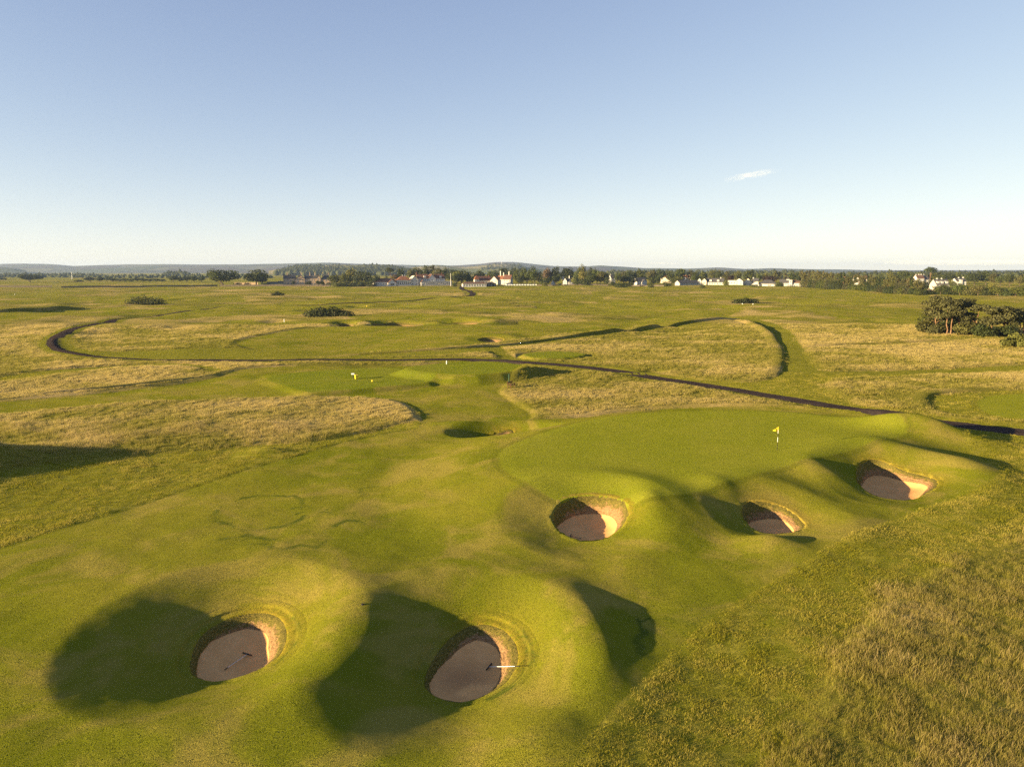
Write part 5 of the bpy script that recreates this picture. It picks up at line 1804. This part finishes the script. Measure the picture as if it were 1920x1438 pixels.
if QUICK != '1':
    clump_pine(1752, 50, 556.5, 629, 'twisted pine with orange trunks at the left of the clump', 401, (-.02, 0), stems=3, n=4600)
    clump_pine(1779, 40, 557, 632, 'tall straight stemmed pine in the middle of the clump', 402, (0, 0), stems=2, n=4200)
    clump_pine(1803, 42, 562, 630, 'dense dark pine right of the tall stemmed pine', 403, (.05, 0), stems=2, n=4200)
    clump_pine(1826, 44, 572, 633, 'lower layered pine at the right of the clump', 404, (.1, 0), stems=1, n=3600)
    clump_pine(1858, 28, 579, 634, 'small layered pine standing in the gap', 405, (0, 0), stems=1, n=2400)
    clump_pine(1886, 36, 577, 634, 'dark spreading pine second from the right edge', 406, (-.05, 0), stems=2, n=3400)
    clump_pine(1915, 38, 579, 633, 'dark spreading pine at the right edge', 407, (0, 0), stems=2, n=3400)
    clump_pine(1770, 84, 578, 623, 'dense dark shrubbery filling the clump behind the trunks', 410, kind='shrub', col='dark', n=4200)
    clump_pine(1730, 40, 591, 628, 'leaning shrub at the left foot of the clump', 411, kind='shrub', col='olive', n=2600)
    clump_pine(1757, 44, 604, 630, 'low shrub below the twisted pine', 412, kind='shrub', col='pine', n=2400)
    clump_pine(1812, 46, 603, 633.5, 'low olive shrub below the dense dark pine', 413, kind='shrub', col='olive', n=2600)
    clump_pine(1848, 44, 604, 636, 'very dark shrub below the small layered pine', 414, kind='shrub', col='dark', n=2600)
    clump_pine(1882, 44, 606, 635, 'dark shrub between the pines near the right edge', 415, kind='shrub', col='dark', n=2600)
    clump_pine(1908, 54, 622, 653, 'bright green rounded bush in front of the pines', 416, kind='shrub', col='pale', n=3400)
    label_trees()


# ------------------------------------------------------------------ things on the course
def on_ground(px, py, z=0.0):
    x, y = at(px, py, z)
    for _ in range(6):
        z = gz(x, y)
        x, y = at(px, py, z)
    return Vector((x, y, gz(x, y)))


# flagstick
p = on_ground(1457, 843, 1.4)
fs_ = empty('flagstick', p)
tag(fs_, 'black and white striped flagstick with yellow flag on the green', 'flagstick')
H = 2.15
for k, (a, b_, m_) in enumerate([(0, .72, 'black'), (.72, 1.17, 'paint'), (1.17, 1.52, 'black'), (1.52, 1.84, 'paint'), (1.84, 2.15, 'yellow')]):
    MB().tube((0, 0, a - (.1 if k == 0 else 0)), (0, 0, b_), .019, .019, 10).make('pole_section', M[m_], fs_)
V = []; F = []
nu, nv = 9, 5
for i in range(nu):
    u = i / (nu - 1)
    for j in range(nv):
        v = j / (nv - 1)
        hh = .40 * (1 - u * .82)
        V.append((-.02 - u * .44, .05 * math.sin(u * 7 + v * 1.2), 2.12 - .05 - u * .24 - v * hh + (1 - u) * 0.02))
for i in range(nu - 1):
    for j in range(nv - 1):
        F.append((i * nv + j, i * nv + j + 1, (i + 1) * nv + j + 1, (i + 1) * nv + j))
fl = mesh_obj('flag', V, F, M['flag'], fs_, True)
sm = fl.modifiers.new('cloth', 'SOLIDIFY'); sm.thickness = .006
MB().tube((0, 0, -.02), (0, 0, .004), .054, .054, 16).make('hole_rim', M['black'], fs_)


def rake(head, tip, label, head_dir, handle_mat, tip_mat='black'):
    head = Vector(head); tip = Vector(tip)
    root = empty('bunker_rake', head)
    tag(root, label, 'rake', 'bunker rakes')
    d = tip - head
    L = d.length
    MB().tube((0, 0, .04), d * .86 + Vector((0, 0, .03)), .014, .014, 8).make('handle', M[handle_mat], root)
    MB().tube(d * .86 + Vector((0, 0, .03)), d + Vector((0, 0, .02)), .021, .021, 8).make('grip', M[tip_mat], root)
    hd = Vector(head_dir).normalized()
    s = hd.cross(Vector((0, 0, 1))).normalized()
    hb = MB()
    a, b = -hd * .30, hd * .30
    hb.tube(a + Vector((0, 0, .055)), b + Vector((0, 0, .055)), .035, .035, 8)
    for k in range(9):
        q = a.lerp(b, (k + .5) / 9)
        hb.tube(q + Vector((0, 0, .05)), q + Vector((0, 0, -.01)) - s * .02, .010, .006, 5)
    hb.make('rake_head', M['black'], root)


def on_sand(px, py, b, dz=0.0):
    x, y = at(px, py, b['floor'] + dz)
    return (x, y, b['floor'] + dz)


b1, b2, b3 = BUNK[0], BUNK[1], BUNK[2]
h1 = on_sand(463.5, 1227.5, b1, .02); t1 = on_sand(421, 1256, b1, .04)
dd = Vector(on_sand(473, 1230, b1)) - Vector(on_sand(456, 1225, b1))
rake(h1, t1, 'grey bunker rake lying on shaded sand in the left bunker', dd, 'steel')
h2 = on_sand(917, 1251, b2, .03)
t2p = at(974, 1249.5, -0.58)
t2 = (t2p[0], t2p[1], -0.58)
dd = Vector(on_sand(921, 1246, b2)) - Vector(on_sand(913, 1256, b2))
rake(h2, t2, 'white handled rake leaning out of the damp patched bunker', dd, 'paint')
h3 = on_sand(1070, 1006, b3, .03); t3 = on_sand(1090, 1010, b3, .05)
rake(h3, t3, 'dark rake in the bunker below the front of the green', (0.2, 1, 0), 'wood')

# drain hole in the ridge between the two nearest bunkers
p = on_ground(680, 1133)
dh = empty('sprinkler_head', p)
tag(dh, 'small black hole in the grass between the two nearest bunkers', 'sprinkler')
MB().tube((0, 0, -.05), (0, 0, .035), .10, .085, 14).make('collar', M['black'], dh)
MB().tube((0, 0, .03), (0, 0, .05), .05, .045, 12).make('cap', M['black'], dh)

# lower tee: yellow box, grey ball washer, marker; upper tee: white post
p = on_ground(668.5, 710.5, .5)
tb = empty('tee_box_bin', p, .5)
tag(tb, 'yellow litter bin on the lower tee', 'bin')
MB().poly([(-.2, -.2, 0), (.2, -.2, 0), (.2, .2, 0), (-.2, .2, 0), (-.25, -.25, .62), (.25, -.25, .62), (.25, .25, .62), (-.25, .25, .62)], [(0, 3, 2, 1), (4, 5, 6, 7), (0, 1, 5, 4), (1, 2, 6, 5), (2, 3, 7, 6), (3, 0, 4, 7)]).make('body', M['yellow'], tb)
MB().box(-.27, .27, -.27, .27, .621, .68).make('lid', M['yellow'], tb)
p = on_ground(662, 709.5, .5)
bw = empty('ball_washer', p)
tag(bw, 'grey ball washer on a post beside the yellow bin', 'ball washer')
MB().tube((0, 0, -.1), (0, 0, .62), .05, .05, 8).make('post', M['black'], bw)
MB().box(-.24, .24, -.13, .13, .621, .84).make('tank', M['steel'], bw)


def tee_marker(px, py, z, label, mat='yellow', r=.16):
    p = on_ground(px, py, z)
    o = empty('tee_marker', p)
    tag(o, label, 'tee marker', 'tee markers')
    MB().tube((0, 0, -.1), (0, 0, r * .7), .03, .03, 6).make('spike', M['black'], o)
    bm = bmesh.new(); bmesh.ops.create_uvsphere(bm, u_segments=12, v_segments=8, radius=r)
    bmesh.ops.translate(bm, verts=bm.verts, vec=(0, 0, r * 1.2))
    me = bpy.data.meshes.new('ball'); bm.to_mesh(me); bm.free(); me.materials.append(M[mat])
    b_ = bpy.data.objects.new('ball', me); C.objects.link(b_); b_.parent = o


tee_marker(698.3, 716.5, .5, 'yellow tee marker right of the yellow bin')
tee_marker(121, 585, 0, 'yellow tee marker beside the long shadow at far left', 'yellow', .3)
tee_marker(28, 552, 0, 'white tee marker at the far left edge', 'paint', .32)
tee_marker(1392, 571.5, 0, 'left pale tee marker below the domed gorse bush', 'paint', .28)
tee_marker(1412, 571.5, 0, 'right pale tee marker below the domed gorse bush', 'paint', .28)
tee_marker(688, 573, 0, 'yellow tee marker on the distant shaded bank', 'yellow', .3)


def post(px, y0, y1, z, label, mat='paint', r=.07):
    p = on_ground(px, y1, z)
    h = zat(y0, p.y) - p.z
    o = empty('marker_post', p)
    tag(o, label, 'post', 'white marker posts')
    MB().tube((0, 0, -.2), (0, 0, h * .93), r, r, 8).make('post', M[mat], o)
    MB().tube((0, 0, h * .93), (0, 0, h), r * 1.15, r * .5, 8).make('cap', M[mat], o)


post(837.5, 676.5, 682.5, 1.8, 'white marker post on the upper tee', 'paint', .09)
post(533, 598.5, 604, 0, 'white marker post left of the distant bunkers', 'paint', .13)
post(954.5, 701, 713.5, 0, 'dark green post with pale top at the foot of the upper tee', 'green', .10)

# bench seen from its end
p = on_ground(959, 727)
bn = empty('bench', p, math.radians(62))
tag(bn, 'dark wooden bench at the edge of the rough below the tee', 'bench')
for k in range(3):
    MB().box(-.75, .75, -.22 + k * .16, -.09 + k * .16, .44, .48).make('seat_slat', M['wood'], bn)
for k in range(3):
    MB().box(-.75, .75, .30 + k * .02, .335 + k * .02, .56 + k * .14, .66 + k * .14).make('back_slat', M['wood'], bn)
for sx in (-.66, .66):
    MB().box(sx - .04, sx + .04, -.22, -.14, -.1, .66).make('leg', M['wood'], bn)
    MB().box(sx - .04, sx + .04, .245, .297, -.1, .98).make('leg', M['wood'], bn)
    MB().box(sx - .05, sx + .05, -.24, .244, .661, .71).make('arm_rest', M['wood'], bn)

# clubhouse flagpole and the two masts
if QUICK != '1':
    p = on_ground(845.3, 537)
    fp = empty('flagpole', p)
    tag(fp, 'tall white flagpole at the right end of the clubhouse', 'flagpole')
    hp = zat(513.5, p.y) - p.z
    MB().tube((0, 0, -.3), (0, 0, hp), .26, .16, 8).make('pole', M['paint'], fp)
    MB().tube((0, 0, -.3), (0, 0, .5), .6, .6, 8).make('base', M['grey'], fp)
    MB().tube((0, 0, hp), (0, 0, hp + .3), .28, .1, 8).make('finial', M['paint'], fp)
    for (px, yt, D, w, lb) in [(154, 510.5, 1500, 0.6, 'white lattice mast in the fields at far left'), (941, 490.5, 4800, 1.2, 'thin mast on top of the wooded hill')]:
        X = (px - 960) / 1331 * D * 1.0125
        zt = zat(yt, D); zb = 0 if D < 2000 else zat(496, D)
        ms = empty('radio_mast', (X, D, zb))
        tag(ms, lb, 'mast')
        h = zt - zb
        mb = MB()
        for sx, sy in ((-1, -1), (1, -1), (1, 1), (-1, 1)):
            mb.tube((sx * w, sy * w, -1), (sx * w * .3, sy * w * .3, h), w * .16, w * .12, 5)
        mb.make('leg', M['paint'], ms)
        br = MB()
        for k in range(6):
            z0, z1 = h * k / 6, h * (k + 1) / 6
            a0, a1 = w * (1 - .7 * k / 6), w * (1 - .7 * (k + 1) / 6)
            br.tube((-a0, -a0, z0), (a1, -a1, z1), w * .09, w * .09, 4); br.tube((a0, -a0, z0), (-a1, -a1, z1), w * .09, w * .09, 4)
        br.make('bracing', M['paint'], ms)

# ------------------------------------------------------------------ the air
if QUICK != '1':
    hz = MB().box(-13500, 13500, -2900, 11800, -5, 140).make('haze', None)
    tag(hz, 'thin blue morning haze over the whole links', None, None, 'stuff')
    t = NT('haze_air')
    pv = t.n('ShaderNodeVolumePrincipled')
    pv.inputs['Color'].default_value = (0.44, 0.60, 0.96, 1)
    pv.inputs['Density'].default_value = 5.5e-5
    pv.inputs['Anisotropy'].default_value = 0.2
    t.l(pv.outputs[0], t.out.inputs['Volume'])
    hz.data.materials.append(t.m)


# ------------------------------------------------------------------ clouds
def cloud(name, label, px, py, D, w, d, h, turn, dens, seed, lump):
    X = (px - 960) / 1331 * D * 1.0125
    bm = bmesh.new()
    bmesh.ops.create_icosphere(bm, subdivisions=3, radius=1.0)
    me = bpy.data.meshes.new(name)
    bm.to_mesh(me); bm.free()
    o = bpy.data.objects.new(name, me)
    C.objects.link(o)
    o.location = (X, D, zat(py, D)); o.scale = (w, d, h); o.rotation_euler = (0, turn, 0)
    tag(o, label, 'cloud')
    t = NT(name + '_vapour')
    pv = t.n('ShaderNodeVolumePrincipled')
    sep = t.n('ShaderNodeVectorMath', operation='LENGTH')
    t.l(t.pos, sep.inputs[0])
    edge = t.math('SUBTRACT', 1.0, t.ramp(sep.outputs['Value'], 0.25, 1.0))
    mp = t.n('ShaderNodeMapping')
    t.l(t.pos, mp.inputs[0])
    mp.inputs['Location'].default_value = (seed, seed * 2, 0)
    mp.inputs['Scale'].default_value = lump
    n = t.noise(1.0, 4, 0.6, vec=mp.outputs[0], dist=0.5)
    dn = t.math('MULTIPLY', t.math('MULTIPLY', t.ramp(n, 0.40, 0.68), edge), dens)
    t.l(dn, pv.inputs['Density'])
    pv.inputs['Color'].default_value = (1, 1, 1, 1)
    pv.inputs['Anisotropy'].default_value = -0.2
    t.l(pv.outputs[0], t.out.inputs['Volume'])
    me.materials.append(t.m)


if QUICK != '1':
    cloud('cloud', 'single thin white wisp of cloud high in the right of the sky', 1388, 329, 12500, 560, 300, 75, math.radians(-10), 0.0013, 2.0, (3.0, 2.0, 2.2))
    cloud('cloud', 'long low pale cloud bank on the horizon at far right', 1800, 492, 15000, 2300, 900, 80, 0, 0.0014, 5.0, (6.0, 3.0, 2.0))
    cloud('cloud', 'faint grey streak of cloud above the village', 1240, 494, 15000, 700, 500, 28, 0, 0.0009, 8.0, (6.0, 3.0, 1.5))
